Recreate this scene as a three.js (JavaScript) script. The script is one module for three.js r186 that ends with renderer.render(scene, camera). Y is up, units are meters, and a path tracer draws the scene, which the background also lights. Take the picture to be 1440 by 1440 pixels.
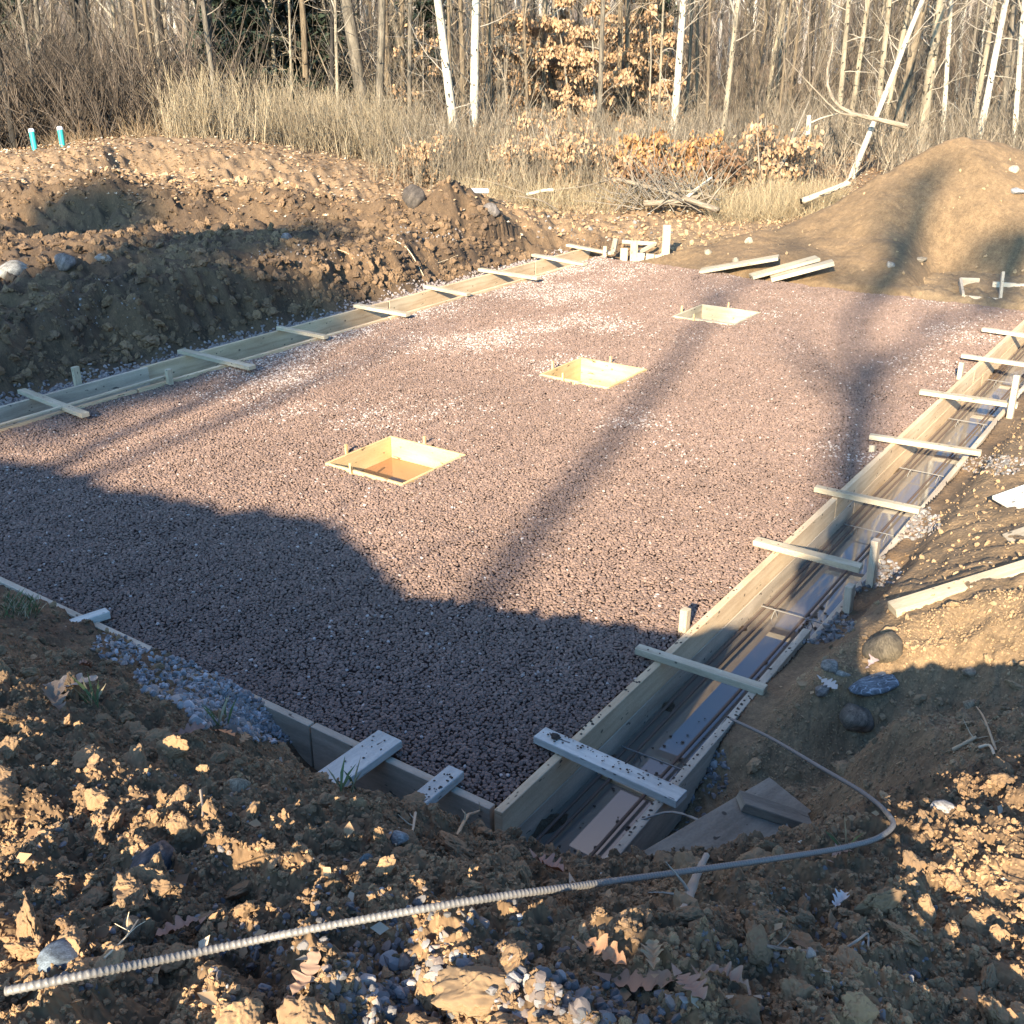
import * as THREE from 'three';
import { mergeGeometries, mergeVertices } from 'three/addons/utils/BufferGeometryUtils.js';
import { RoundedBoxGeometry } from 'three/addons/geometries/RoundedBoxGeometry.js';
import { MarchingCubes } from 'three/addons/objects/MarchingCubes.js';
import { Sky } from 'three/addons/objects/Sky.js';

// ---------------------------------------------------------------- camera, sky, sun, exposure
const scene = new THREE.Scene();
const EYE = 2.6, FOC = 1490, PITCH = Math.atan((720 - 73) / FOC);
const camera = new THREE.PerspectiveCamera(2 * Math.atan(720 / FOC) * 180 / Math.PI, 1, 0.05, 3000);
camera.position.set(0, EYE, 0);
camera.rotation.order = 'YXZ';
camera.rotation.set(-PITCH, 0, 0);
const SUN_T = 0.43;                                   // tangent of the sun's height
const SUN_X = 0.33, SUN_F = 0.944;                    // where shadows run: right and away
const sunTo = new THREE.Vector3(-SUN_X, SUN_T, SUN_F).normalize();
const sky = new Sky();
sky.scale.setScalar(10000);
sky.material.uniforms.turbidity.value = 3.2;
sky.material.uniforms.rayleigh.value = 1.6;
sky.material.uniforms.mieCoefficient.value = 0.004;
sky.material.uniforms.sunPosition.value.copy(sunTo);
sky.name = 'sky'; sky.userData.kind = 'structure';
scene.add(sky);
scene.environmentIntensity = 0.18;
const sun = new THREE.DirectionalLight(new THREE.Color(1, 0.85, 0.63), 5);
sun.position.copy(sunTo).multiplyScalar(60);
sun.castShadow = true;
sun.shadow.mapSize.set(4096, 4096);
Object.assign(sun.shadow.camera, { left: -30, right: 30, top: 30, bottom: -30, near: 1, far: 200 });
scene.add(sun, sun.target);
const renderer = new THREE.WebGLRenderer({ antialias: true });
renderer.setSize(1024, 1024);
renderer.toneMapping = THREE.LinearToneMapping;
renderer.toneMappingExposure = 3.4;
renderer.shadowMap.enabled = true;

// ---------------------------------------------------------------- helpers
function rngOf(seed) { let s = seed >>> 0; return () => { s = (s + 0x6D2B79F5) >>> 0; let t = s; t = Math.imul(t ^ (t >>> 15), t | 1); t ^= t + Math.imul(t ^ (t >>> 7), t | 61); return ((t ^ (t >>> 14)) >>> 0) / 4294967296; }; }
const R0 = rngOf(11);
const clamp = (v, a, b) => v < a ? a : v > b ? b : v;
const lerp = (a, b, t) => a + (b - a) * t;
const sstep = (a, b, v) => { const t = clamp((v - a) / (b - a), 0, 1); return t * t * (3 - 2 * t); };
const perm = new Uint16Array(512); { const r = rngOf(5), p = [...Array(256).keys()]; for (let i = 255; i > 0; i--) { const j = (r() * (i + 1)) | 0; [p[i], p[j]] = [p[j], p[i]]; } for (let i = 0; i < 512; i++) perm[i] = p[i & 255]; }
const GX = new Float32Array(256), GY = new Float32Array(256); for (let i = 0; i < 256; i++) { GX[i] = Math.cos(i * 2.39996); GY[i] = Math.sin(i * 2.39996); }
function noise(x, y) {
  const X = Math.floor(x), Y = Math.floor(y), fx = x - X, fy = y - Y, u = fx * fx * fx * (fx * (fx * 6 - 15) + 10), v = fy * fy * fy * (fy * (fy * 6 - 15) + 10);
  const xi = X & 255, yi = Y & 255, a = perm[perm[xi] + yi], b = perm[perm[xi + 1 & 255] + yi], c = perm[perm[xi] + (yi + 1 & 255)], d = perm[perm[xi + 1 & 255] + (yi + 1 & 255)];
  const n0 = GX[a] * fx + GY[a] * fy, n1 = GX[b] * (fx - 1) + GY[b] * fy, n2 = GX[c] * fx + GY[c] * (fy - 1), n3 = GX[d] * (fx - 1) + GY[d] * (fy - 1);
  return 1.5 * lerp(lerp(n0, n1, u), lerp(n2, n3, u), v);
}
const fbm = (x, y, o = 4) => { let s = 0, a = 0.5; for (let i = 0; i < o; i++) { s += a * noise(x, y); x = x * 2.03 + 7.1; y = y * 2.03 - 3.7; a *= 0.5; } return s; };
const billow = (x, y) => 1 - 2 * Math.abs(noise(x, y));
const n3 = (x, y, z) => (noise(x + 13.1, y) + noise(y - 4.2, z + 9.9) + noise(z + 2.2, x - 17.3)) / 1.7;
const seen = {};
function numbered(n) { const k = seen[n] = (seen[n] ?? -1) + 1; return k ? `${n}_${String(k).padStart(3, '0')}` : n; }
function tag(o, label, category, group, kind) { const u = {}; if (label) u.label = label; if (category) u.category = category; if (group) u.group = group; if (kind) u.kind = kind; o.userData = u; return o; }
function shade(o) { o.traverse(m => { if (m.isMesh) { m.castShadow = true; m.receiveShadow = true; } }); return o; }
function mesh(name, geo, mat, parent) { const m = new THREE.Mesh(geo, mat); m.name = parent ? name : numbered(name); m.castShadow = m.receiveShadow = true; (parent || scene).add(m); return m; }
function group(name, x = 0, y = 0, z = 0) { const g = new THREE.Group(); g.name = numbered(name); g.position.set(x, y, z); scene.add(g); return g; }

const V3 = (x, y, z) => new THREE.Vector3(x, y, z);
// a point of the photograph on the level y, or at distance D: world (x, y, z), z = -forward
const CP = Math.cos(PITCH), SP = Math.sin(PITCH);
function W(px, py, y = 0) { const X = (px - 720) / FOC, Y = (py - 720) / FOC, D = (EYE - y) / (SP + Y * CP); return new THREE.Vector3(X * D, y, -(CP - Y * SP) * D); }
function WD(px, py, D) { const X = (px - 720) / FOC, Y = (py - 720) / FOC; return new THREE.Vector3(X * D, EYE - (SP + Y * CP) * D, -(CP - Y * SP) * D); }
// the pad: its near corner, a along its right side, b along its front
const NX = -0.0455, NF = 3.215, UX = 0.5701, UF = 0.8216;
const A = (x, f) => (x - NX) * UX + (f - NF) * UF;
const B = (x, f) => -(x - NX) * UF + (f - NF) * UX;
const PADL = 10.3, PADW = 5.56;
const P = (a, b, y = 0) => new THREE.Vector3(NX + a * UX - b * UF, y, -(NF + a * UF + b * UX));
const PAD_TURN = Math.atan2(UF, UX);                 // turn about y that lays +x along a

// ---------------------------------------------------------------- the lie of the land
const pts = [];
const cy = (px, py, y) => { const p = W(px, py, y); pts.push([p.x, -p.z, y]); };
const cd = (px, py, D) => { const p = WD(px, py, D); pts.push([p.x, -p.z, p.y]); };
const cw = (x, f, y) => pts.push([x, f, y]);
// near heap, from the bottom of the view to its brow
for (const [px, py, D] of [[-60, 1440, 1.22], [120, 1440, 1.22], [300, 1440, 1.24], [480, 1440, 1.25], [720, 1440, 1.24], [960, 1440, 1.24], [1200, 1440, 1.42], [1440, 1440, 1.6],
  [-40, 1300, 1.46], [120, 1330, 1.42], [300, 1330, 1.5], [480, 1310, 1.46], [640, 1300, 1.46], [800, 1310, 1.5], [960, 1310, 1.55], [1120, 1300, 1.74], [1300, 1280, 1.93], [1440, 1260, 2.02],
  [-40, 1170, 1.74], [130, 1190, 1.72], [330, 1180, 1.74], [500, 1200, 1.85], [640, 1215, 1.95], [760, 1250, 1.9],
  [0, 1060, 2.15], [150, 1070, 2.25], [300, 1090, 2.3], [440, 1120, 2.45], [560, 1155, 2.75], [660, 1190, 2.7], [760, 1222, 2.45], [850, 1272, 1.92], [940, 1298, 1.66], [1050, 1266, 1.84], [1180, 1195, 2.1], [1300, 1110, 2.62], [1440, 1065, 2.85],
  [0, 960, 2.9], [120, 980, 3.0], [240, 1000, 3.2], [360, 1050, 3.3]]) cd(px, py, D);
for (const [px, py, y] of [[-40, 830, 0.02], [-40, 870, 0.16], [60, 885, 0.13], [150, 905, 0.07], [240, 930, 0.03], [330, 975, 0.03], [420, 1020, 0.0], [470, 1045, -0.02], [-200, 760, 0.0], [-300, 800, 0.25]]) cy(px, py, y);
cw(-0.35, 2.98, -0.12); cw(-0.05, 2.85, -0.1); cw(0.2, 2.5, -0.05); cw(-0.7, 3.2, -0.1);
// pit and the right bank
for (const [px, py, y] of [[880, 1245, -0.05], [960, 1262, -0.02], [1050, 1236, -0.05], [1130, 1205, -0.02], [960, 1200, -0.18], [1060, 1160, -0.12], [1000, 1110, -0.12], [930, 1240, -0.1], [1150, 1120, -0.1], [1230, 1090, -0.02], [1330, 1075, 0.2],
  [1060, 1010, 0.06], [1090, 920, 0.04], [1130, 860, 0.0], [1180, 960, 0.22], [1260, 1010, 0.46], [1330, 1025, 0.56], [1420, 1010, 0.62], [1250, 900, 0.31], [1420, 870, 0.48], [1210, 800, 0.04], [1330, 780, 0.2], [1440, 740, 0.34],
  [1290, 710, 0.03], [1400, 640, 0.14], [1440, 590, 0.05], [1600, 850, 0.55], [1600, 600, 0.2], [1700, 1000, 0.5], [1540, 470, 0.1]]) cy(px, py, y);
// left bank top, the tracks and the berms behind
for (const [px, py, y] of [[-60, 420, 0.5], [60, 392, 0.56], [160, 385, 0.58], [260, 372, 0.56], [380, 352, 0.5], [480, 338, 0.44], [580, 335, 0.36], [660, 340, 0.22], [720, 345, 0.08],
  [-60, 340, 0.5], [100, 340, 0.48], [240, 335, 0.46], [400, 318, 0.4], [-60, 310, 0.5], [120, 312, 0.46], [300, 312, 0.44], [480, 302, 0.34], [560, 305, 0.3],
  [50, 268, 0.78], [140, 264, 0.86], [220, 272, 0.74], [300, 276, 0.7], [390, 274, 0.72], [470, 288, 0.5],
  [20, 250, 0.62], [200, 252, 0.6], [400, 262, 0.5], [0, 240, 0.7], [60, 226, 0.92], [150, 219, 0.98], [260, 226, 0.86], [380, 234, 0.74], [500, 246, 0.56], [620, 262, 0.34],
  [600, 300, 0.46], [650, 292, 0.6], [700, 305, 0.4], [620, 276, 0.74], [660, 272, 0.74], [590, 283, 0.6], [700, 288, 0.42], [740, 300, 0.16], [680, 262, 0.36],
  [780, 310, 0.12], [860, 300, 0.14], [940, 300, 0.16], [900, 275, 0.2], [800, 275, 0.2], [1000, 290, 0.2], [1060, 270, 0.24], [860, 335, 0.04], [940, 340, 0.04], [740, 262, 0.26],
  [1020, 380, 0.0], [1150, 385, 0.02], [1300, 400, 0.02], [1440, 420, 0.02], [1000, 250, 0.3], [1200, 250, 0.35], [1440, 250, 0.4], [1600, 300, 0.35]]) cy(px, py, y);
for (const [x, f, y] of [[-9, 26, 0.6], [-4, 26, 0.5], [0, 26, 0.35], [4, 26, 0.35], [9, 26, 0.4], [14, 26, 0.5], [-14, 24, 0.7], [15, 18, 0.4], [12, 12, 0.3], [10, 7, 0.4], [8, 2, 0.7], [6, -3, 1.1], [-12, 14, 0.5], [-10, 10, 0.55], [-9, 7, 0.5], [-6.2, 5.8, 0.4]]) cw(x, f, y);
// the spoil heap behind and to the left of the viewer, whose crest shades the pad
const CREST_F = -1.7;
for (const [px, py] of [[870, 905], [700, 842], [590, 782], [450, 720], [350, 712], [280, 700], [100, 655], [0, 640], [-200, 600]]) {
  const p = W(px, py, 0), k = (-p.z - CREST_F) / SUN_F, x = p.x - SUN_X * k, y = k * SUN_T - (px > 560 ? 0.17 : 0.06);
  cw(x, CREST_F, y); cw(x - 0.3, CREST_F - 1.2, y - 0.3); cw(x - 0.5, CREST_F - 3.5, y - 1.3);
  if (px < 800) cw(x + 0.45, CREST_F + 1.3, y - 0.98);
  if (px < 720) cw(x + 0.9, CREST_F + 2.6, y - 1.7);
}
cw(-0.95, -1.7, 2.1); cw(-0.3, -1.7, 1.6); cw(-0.35, -0.4, 1.45); cw(0.2, -0.4, 1.2); cw(0.9, -0.4, 1.22); cw(0.6, -2, 1.25); cw(2, -1, 1.2); cw(2, 0.4, 1.3); cw(1.8, 1.3, 1.2); cw(-0.8, 0.3, 1.78); cw(0, 0.35, 1.42);
cw(3, 1.2, 0.9); cw(3.4, 2.6, 0.6); cw(-12, -3, 3); cw(-8, 1, 2.2); cw(-7, 3.5, 1.2);
const NP = pts.length, tpsW = new Float64Array(NP + 3);
{ // thin plate spline through the points
  const n = NP + 3, M = []; for (let i = 0; i < n; i++) M.push(new Float64Array(n + 1));
  const U = r2 => r2 < 1e-9 ? 0 : 0.5 * r2 * Math.log(r2);
  for (let i = 0; i < NP; i++) { for (let j = 0; j < NP; j++) M[i][j] = U((pts[i][0] - pts[j][0]) ** 2 + (pts[i][1] - pts[j][1]) ** 2); M[i][i] = 0.004; M[i][NP] = M[NP][i] = 1; M[i][NP + 1] = M[NP + 1][i] = pts[i][0]; M[i][NP + 2] = M[NP + 2][i] = pts[i][1]; M[i][n] = pts[i][2]; }
  for (let c = 0; c < n; c++) { let p = c; for (let r = c + 1; r < n; r++) if (Math.abs(M[r][c]) > Math.abs(M[p][c])) p = r; [M[c], M[p]] = [M[p], M[c]]; for (let r = c + 1; r < n; r++) { const k = M[r][c] / M[c][c]; if (k) for (let q = c; q <= n; q++) M[r][q] -= k * M[c][q]; } }
  for (let r = n - 1; r >= 0; r--) { let s = M[r][n]; for (let q = r + 1; q < n; q++) s -= M[r][q] * tpsW[q]; tpsW[r] = s / M[r][r]; }
}
const TX = Float64Array.from(pts, p => p[0]), TF = Float64Array.from(pts, p => p[1]);
function tps(x, f) { let s = tpsW[NP] + tpsW[NP + 1] * x + tpsW[NP + 2] * f; for (let i = 0; i < NP; i++) { const dx = x - TX[i], df = f - TF[i], r2 = dx * dx + df * df; if (r2 > 1e-9) s += tpsW[i] * 0.5 * r2 * Math.log(r2); } return s; }
function farLand(x, f) {
  const r = Math.hypot(x, f);
  if (f < 0) return 1.2 - 0.02 * f * 0 + 0.3 * fbm(x * 0.08, f * 0.08, 2);
  const hill = sstep(34, 190, f) * (30 + 8 * noise(x * 0.011 + 3, 0.5) + 0.05 * x) + sstep(150, 420, f) * 50;
  return 0.45 + hill + 0.5 * fbm(x * 0.06, f * 0.06, 3) * sstep(24, 50, r);
}
const boxes = [[2.29, 2.96, 2.41, 3.09], [4.97, 5.64, 2.40, 3.08], [7.66, 8.36, 2.45, 3.14]];
// smooth land without its crumbs
function landBase(x, f) {
  const r = Math.hypot(x, f), k = sstep(22, 30, r) * sstep(-16, 2, f) + (1 - sstep(-16, 2, f)) * sstep(8, 14, r);
  let y = k < 1 ? tps(x, f) : 0;
  if (k > 0) y = lerp(y, farLand(x, f), k);
  return y;
}
function rough(x, f, a, b) {            // how lumpy the soil is there
  if (f < 3.9 && a < 0.1 && x < 1.9) return 1;
  if (b < -0.4) return lerp(0.5, 1, sstep(3.4, 2.2, f));
  if (b > 6) return 1.35 * sstep(25, 18, f);
  if (f > 12) return sstep(25, 16, f) * 0.8;
  return 0.8;
}
function crumbs(x, f, a, b) {
  const k = rough(x, f, a, b); if (k < 0.01) return 0;
  const near = f < 5 ? 1 : 0;
  let y = 0.06 * fbm(x * 1.9 + 3, f * 1.9, 3) + 0.042 * billow(x * 5.3 + 0.4 * noise(x * 3, f * 3), f * 5.3) - 0.015;
  if (f < 9) y += (0.022 * billow(x * 13 + 0.5 * noise(x * 9, f * 9), f * 13 + 5) - 0.004) * sstep(9, 6, f);
  if (f < 5) y += 0.012 * billow(x * 31 + 2, f * 31) * sstep(5, 3.5, f);
  if (f > 7) y += (0.07 * billow(x * 2.3 + 0.5 * noise(x * 2, f * 2), f * 2.7 + 1) - 0.02) * sstep(7, 9, f) * (b > 6 ? 1 : 0.5);
  if (near) y += 0.0045 * noise(x * 75, f * 75) + 0.0025 * noise(x * 150, f * 150);
  if (b < -0.5 && f > 2.2 && f < 9) {      // tread ridges pressed by a digger on the right bank
    const s = (x * 0.33 + f * 0.94) * 4.1 + 0.9 * fbm(x * 1.2, f * 1.2, 3), w = s - Math.floor(s);
    y += 0.05 * sstep(2.2, 3, f) * sstep(0.6, 1.2, -b) * (sstep(0, 0.72, w) - sstep(0.72, 1, w) - 0.35) * (0.6 + noise(x * 2, f * 2));
  }
  if (b > 7 && f > 13.5 && f < 17 && x < 0.6) { const fc = 15.35 + 0.25 * noise(x * 0.6, 1), d = f - fc; y += (d < 0 ? sstep(-0.55, 0, d) : sstep(0.5, 0, d)) * (0.13 + 0.16 * noise(x * 0.9, 4) + 0.05 * noise(x * 4, 3)) / 1.35; }
  if (b > 7 && f > 10 && f < 17) { const s = (f + x * 0.1) * 3.3 + 0.3 * noise(x, f); y += 0.02 * Math.sin(s * 6.28) * billow(x * 2.3, f * 0.8); }
  return y * k;
}
function H(x, f) {
  const a = A(x, f), b = B(x, f);
  if (f < -16 || f > 34 || Math.abs(x) > 34) return landBase(x, f);
  let y = landBase(x, f) + crumbs(x, f, a, b);
  // excavated left side: gravel shelf, then the steep bank
  if (b > 5.3 && a > -3 && a < 12) {
    const wob = 0.16 * noise(a * 1.3, 7) + 0.1 * noise(a * 4.1, b * 2) + 0.04 * noise(a * 9, b * 5), end = sstep(-3, 0, a) * sstep(11.6, 9.6, a);
    const t = sstep(6.34 + wob, 6.95 + wob + 0.3 * noise(a * 0.8, 3), b);
    y = lerp(y, lerp(-0.06, y, t), end);
  }
  const inA = sstep(-0.03, -0.02, a) * sstep(10.34, 10.24, a), mid = inA * sstep(-0.02, -0.01, b) * sstep(5.6, 5.58, b);
  if (mid > 0) {
    let pad = -0.055;
    for (const [a0, a1, b0, b1] of boxes) if (a > a0 - 0.09 && a < a1 + 0.09 && b > b0 - 0.09 && b < b1 + 0.09) pad = -0.26;
    y = lerp(y, pad, mid);
  }
  const tr = sstep(-0.5, -0.48, b) * sstep(0.07, 0.05, b) * sstep(-0.42, -0.2, a + 0.1 * noise(b * 6, 1)) * sstep(11.3, 11, a);
  if (tr > 0) y = lerp(y, -0.305 + 0.06 * noise(a * 2.6, b * 3) + 0.035 * noise(a * 7 + 2, b * 7) + 0.02 * noise(a * 19, b * 19) + 0.06 * sstep(-0.17, -0.06, b) * (0.5 + noise(a * 0.9, 4)), tr);
  const edge = sstep(-0.8, -0.55, b) * sstep(-0.4, -0.5, b) * sstep(-0.3, 0, a) * sstep(11, 10, a);   // soil kept below the outer board
  if (edge > 0 && b > -0.8) y = lerp(y, Math.min(y, 0.0 + 0.06 * noise(a * 1.4, 6) - 0.1 * sstep(1.85, 2.0, a) * sstep(3.2, 3.0, a) - 0.06 * sstep(3, 3.4, a)), edge * (1 - tr));
  const tl = sstep(5.46, 5.48, b) * sstep(6.2, 6.17, b) * sstep(-0.5, -0.2, a) * sstep(10.9, 10.7, a);
  if (tl > 0) y = lerp(y, -0.28 + 0.02 * noise(a * 5, b * 5), tl);
  const fr = sstep(-0.3, -0.1, a) * sstep(0.0, -0.01, a) * sstep(-0.2, 0, b) * sstep(1.35, 0.9, b);       // the open strip before the front boards
  if (fr > 0) y = lerp(y, Math.min(y, -0.22), fr);
  return y;
}

// ---------------------------------------------------------------- textures and materials
function dataTex(w, h, fn, srgb = true) {
  const d = new Uint8Array(w * h * 4);
  for (let j = 0; j < h; j++) for (let i = 0; i < w; i++) { const c = fn(i / w, j / h), o = (j * w + i) * 4; for (let k = 0; k < 3; k++) d[o + k] = clamp(Math.round(c[k] * 255), 0, 255); d[o + 3] = 255; }
  const t = new THREE.DataTexture(d, w, h); t.wrapS = t.wrapT = THREE.RepeatWrapping; t.magFilter = THREE.LinearFilter; t.minFilter = THREE.LinearMipmapLinearFilter; t.generateMipmaps = true; if (srgb) t.colorSpace = THREE.SRGBColorSpace; t.needsUpdate = true; return t;
}
// noise that tiles with period 1
function tnoise(u, v, n, seed = 0) { const x = u * n, y = v * n, k = (i) => ((i % n) + n) % n, X = Math.floor(x), Y = Math.floor(y), fx = x - X, fy = y - Y, s = t => t * t * (3 - 2 * t), h = (i, j) => perm[(perm[(k(i) + seed) & 255] + k(j)) & 255] / 127.5 - 1; return lerp(lerp(h(X, Y), h(X + 1, Y), s(fx)), lerp(h(X, Y + 1), h(X + 1, Y + 1), s(fx)), s(fy)); }
const soilMap = dataTex(512, 512, (u, v) => { const n = 0.5 * tnoise(u, v, 24, 3) + 0.5 * tnoise(u, v, 70, 9) + 0.6 * tnoise(u, v, 170, 31), g = clamp(0.84 + 0.13 * n + (tnoise(u, v, 120, 77) > 0.85 ? 0.12 : 0), 0, 1); return [g, g * 0.995, g * 0.985]; });
const soilBump = dataTex(512, 512, (u, v) => { const g = 0.5 + 0.22 * tnoise(u, v, 40, 13) + 0.2 * tnoise(u, v, 90, 19) + 0.14 * tnoise(u, v, 200, 33); return [g, g, g]; }, false);
function woodTex(c0, c1, seed, spots) {
  const rr = rngOf(seed * 31), knots = Array.from({ length: 5 }, () => [rr(), rr(), 0.012 + 0.014 * rr()]);
  return dataTex(1024, 256, (u, v) => {
    let w = v + 0.03 * tnoise(u, v, 3, seed) + 0.012 * tnoise(u, v, 9, seed + 4), kd = 0;
    for (const [ku, kv, kr] of knots) { const du = Math.abs(u - ku) * 2.2, dv = Math.abs(v - kv) * 0.9, d = Math.hypot(du, dv); kd = Math.max(kd, sstep(kr, kr * 0.5, d)); w += 0.02 * Math.exp(-d * d / (kr * kr * 9)) * Math.sign(v - kv); }
    const ringv = tnoise(0.5, w % 1, 26, seed + 8) * 0.6 + tnoise(u * 0.25, w % 1, 60, seed + 2) * 0.35;
    const fib = tnoise(u, v, 120, seed + 6) * 0.15, big = tnoise(u, v, 4, seed + 5) * 0.3 + tnoise(u, v, 13, seed + 15) * 0.2;
    const t = clamp(0.55 + 0.28 * ringv + fib + big, 0, 1);
    let k = 1 - 0.45 * kd; if (spots) { const q = tnoise(u, v, 60, seed + 21) * 0.6 + 0.7 * tnoise(u, v, 17, seed + 23); k *= 1 - 0.5 * sstep(1.06 - spots, 1.16 - spots, q); }
    return [0, 1, 2].map(i => lerp(c0[i], c1[i], t) * k);
  });
}
const std = (o) => new THREE.MeshStandardMaterial({ roughness: 0.9, metalness: 0, ...o });
const lin = (r, g, b) => new THREE.Color().setRGB(r, g, b);
const woodBump = dataTex(512, 128, (u, v) => { const g = 0.5 + 0.3 * tnoise(u * 3 % 1, v, 80, 2) + 0.2 * tnoise(u, v, 40, 7); return [g, g, g]; }, false);
const mats = {
  soil: std({ vertexColors: true, map: soilMap, bumpMap: soilBump, bumpScale: 0.006, roughness: 1 }),
  inst: std({ roughness: 0.95 }),
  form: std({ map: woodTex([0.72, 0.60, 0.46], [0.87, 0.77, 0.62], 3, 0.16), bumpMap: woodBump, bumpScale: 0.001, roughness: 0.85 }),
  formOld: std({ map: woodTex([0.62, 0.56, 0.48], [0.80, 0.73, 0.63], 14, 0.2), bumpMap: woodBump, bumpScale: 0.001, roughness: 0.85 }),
  strip: std({ map: woodTex([0.60, 0.54, 0.44], [0.77, 0.71, 0.60], 25, 0.16), bumpMap: woodBump, bumpScale: 0.001, roughness: 0.85 }),
  stripDirty: std({ map: woodTex([0.70, 0.68, 0.63], [0.86, 0.84, 0.78], 36, 0.24), bumpMap: woodBump, bumpScale: 0.001, roughness: 0.9 }),
  ply: std({ map: woodTex([0.74, 0.61, 0.41], [0.86, 0.75, 0.55], 47, 0.3), bumpMap: woodBump, bumpScale: 0.0006, roughness: 0.75 }),
  grey: std({ map: woodTex([0.46, 0.42, 0.36], [0.64, 0.59, 0.51], 58, 0.16), bumpMap: woodBump, bumpScale: 0.0015, roughness: 0.92 }),
  water: new THREE.MeshPhysicalMaterial({ color: lin(0.2, 0.165, 0.13), roughness: 0.03, ior: 2.2, specularIntensity: 1 }),
  boxWater: new THREE.MeshPhysicalMaterial({ color: lin(0.3, 0.15, 0.07), roughness: 0.05, ior: 1.33 }),
  steel: std({ color: lin(0.21, 0.195, 0.175), roughness: 0.6, metalness: 0.3 }),
  rust: std({ color: lin(0.16, 0.11, 0.08), roughness: 0.7, metalness: 0.3 }),
  pipe: std({ color: lin(0.03, 0.36, 0.3), roughness: 0.4 }),
  clod: std({ color: lin(0.27, 0.18, 0.1), map: soilMap, roughness: 1 }),
  white: std({ color: lin(0.75, 0.76, 0.76), roughness: 0.5 }),
};

// ---------------------------------------------------------------- ground: one sheet out to the horizon
const C = { tan: [0.30, 0.187, 0.095], moist: [0.155, 0.096, 0.052], dark: [0.075, 0.055, 0.04], wet: [0.098, 0.062, 0.036], sand: [0.31, 0.21, 0.115], litter: [0.33, 0.215, 0.12], mud: [0.15, 0.10, 0.06], padb: [0.12, 0.085, 0.075], hill: [0.25, 0.2, 0.165] };
const mix3 = (p, q, t) => [lerp(p[0], q[0], t), lerp(p[1], q[1], t), lerp(p[2], q[2], t)];
function soilColour(x, f) {
  const a = A(x, f), b = B(x, f), n = fbm(x * 1.3, f * 1.3, 3), m = fbm(x * 5 + 9, f * 5, 3);
  let c = mix3(C.moist, C.tan, clamp(0.55 + 0.9 * n + 0.6 * m, 0, 1));
  if (f < 3.6 && x < 1) c = mix3(c, C.tan, 0.35);
  if (b < -0.5 && f > 2.4) c = mix3(c, C.sand, sstep(0.4, 0.9, -b + 0.5 * n) * 0.8);
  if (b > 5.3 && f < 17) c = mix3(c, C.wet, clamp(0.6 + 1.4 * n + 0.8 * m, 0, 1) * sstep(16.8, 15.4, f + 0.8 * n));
  if (a > 10.1 && x > 1.2) c = mix3(c, C.sand, sstep(1.2, 2.2, x + 0.5 * n) * sstep(19, 17, f));
  if (f > 15.5) c = mix3(c, C.litter, sstep(15.6, 16.6, f + 0.5 * n) * 0.85);
  if (f > 40) c = mix3(c, C.hill, sstep(40, 80, f));
  if (a > -0.03 && a < 10.12 && b > 0 && b < 5.58) c = C.padb;
  if (b > -0.5 && b < 0 && a > -0.4 && a < 11) c = mix3(C.mud, C.moist, clamp(0.5 + n, 0, 1));
  const k = 0.92 + 0.35 * m; return [c[0] * k, c[1] * k, c[2] * k];
}
{
  const th = [], rr = [], D2 = Math.PI / 180;
  for (let t = -180; t < -31; t += 2.5) th.push(t * D2);
  for (let t = -31; t < 31; t += 0.1) th.push(t * D2);
  for (let t = 31; t <= 180.01; t += 2.5) th.push(Math.min(t, 180) * D2);
  let r = 0.35; while (r < 1500) { rr.push(r); r *= r < 0.8 ? 1.03 : r < 3.2 ? 1.005 : r < 8 ? 1.0078 : r < 18 ? 1.0048 : r < 22 ? 1.008 : r < 30 ? 1.02 : 1.05; }
  const nt = th.length, nr = rr.length, pos = new Float32Array((nt * nr + 1) * 3), col = new Float32Array((nt * nr + 1) * 3), uv = new Float32Array((nt * nr + 1) * 2), idx = [];
  let k = 0;
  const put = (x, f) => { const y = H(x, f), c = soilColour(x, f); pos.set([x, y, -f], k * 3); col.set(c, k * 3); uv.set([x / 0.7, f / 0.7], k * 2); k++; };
  for (let j = 0; j < nr; j++) for (let i = 0; i < nt; i++) put(Math.sin(th[i]) * rr[j], Math.cos(th[i]) * rr[j]);
  put(0, 0);
  for (let j = 0; j < nr - 1; j++) for (let i = 0; i < nt - 1; i++) { const p = j * nt + i; idx.push(p, p + 1, p + nt, p + 1, p + nt + 1, p + nt); }
  for (let i = 0; i < nt - 1; i++) idx.push(k - 1, i + 1, i);
  const g = new THREE.BufferGeometry(); g.setAttribute('position', new THREE.BufferAttribute(pos, 3)); g.setAttribute('color', new THREE.BufferAttribute(col, 3)); g.setAttribute('uv', new THREE.BufferAttribute(uv, 2)); g.setIndex(idx); g.computeVertexNormals();
  tag(mesh('ground', g, mats.soil), 'dug brown soil of the building site with heaps, banks and a leafy forest floor', null, null, 'structure');
}
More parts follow.
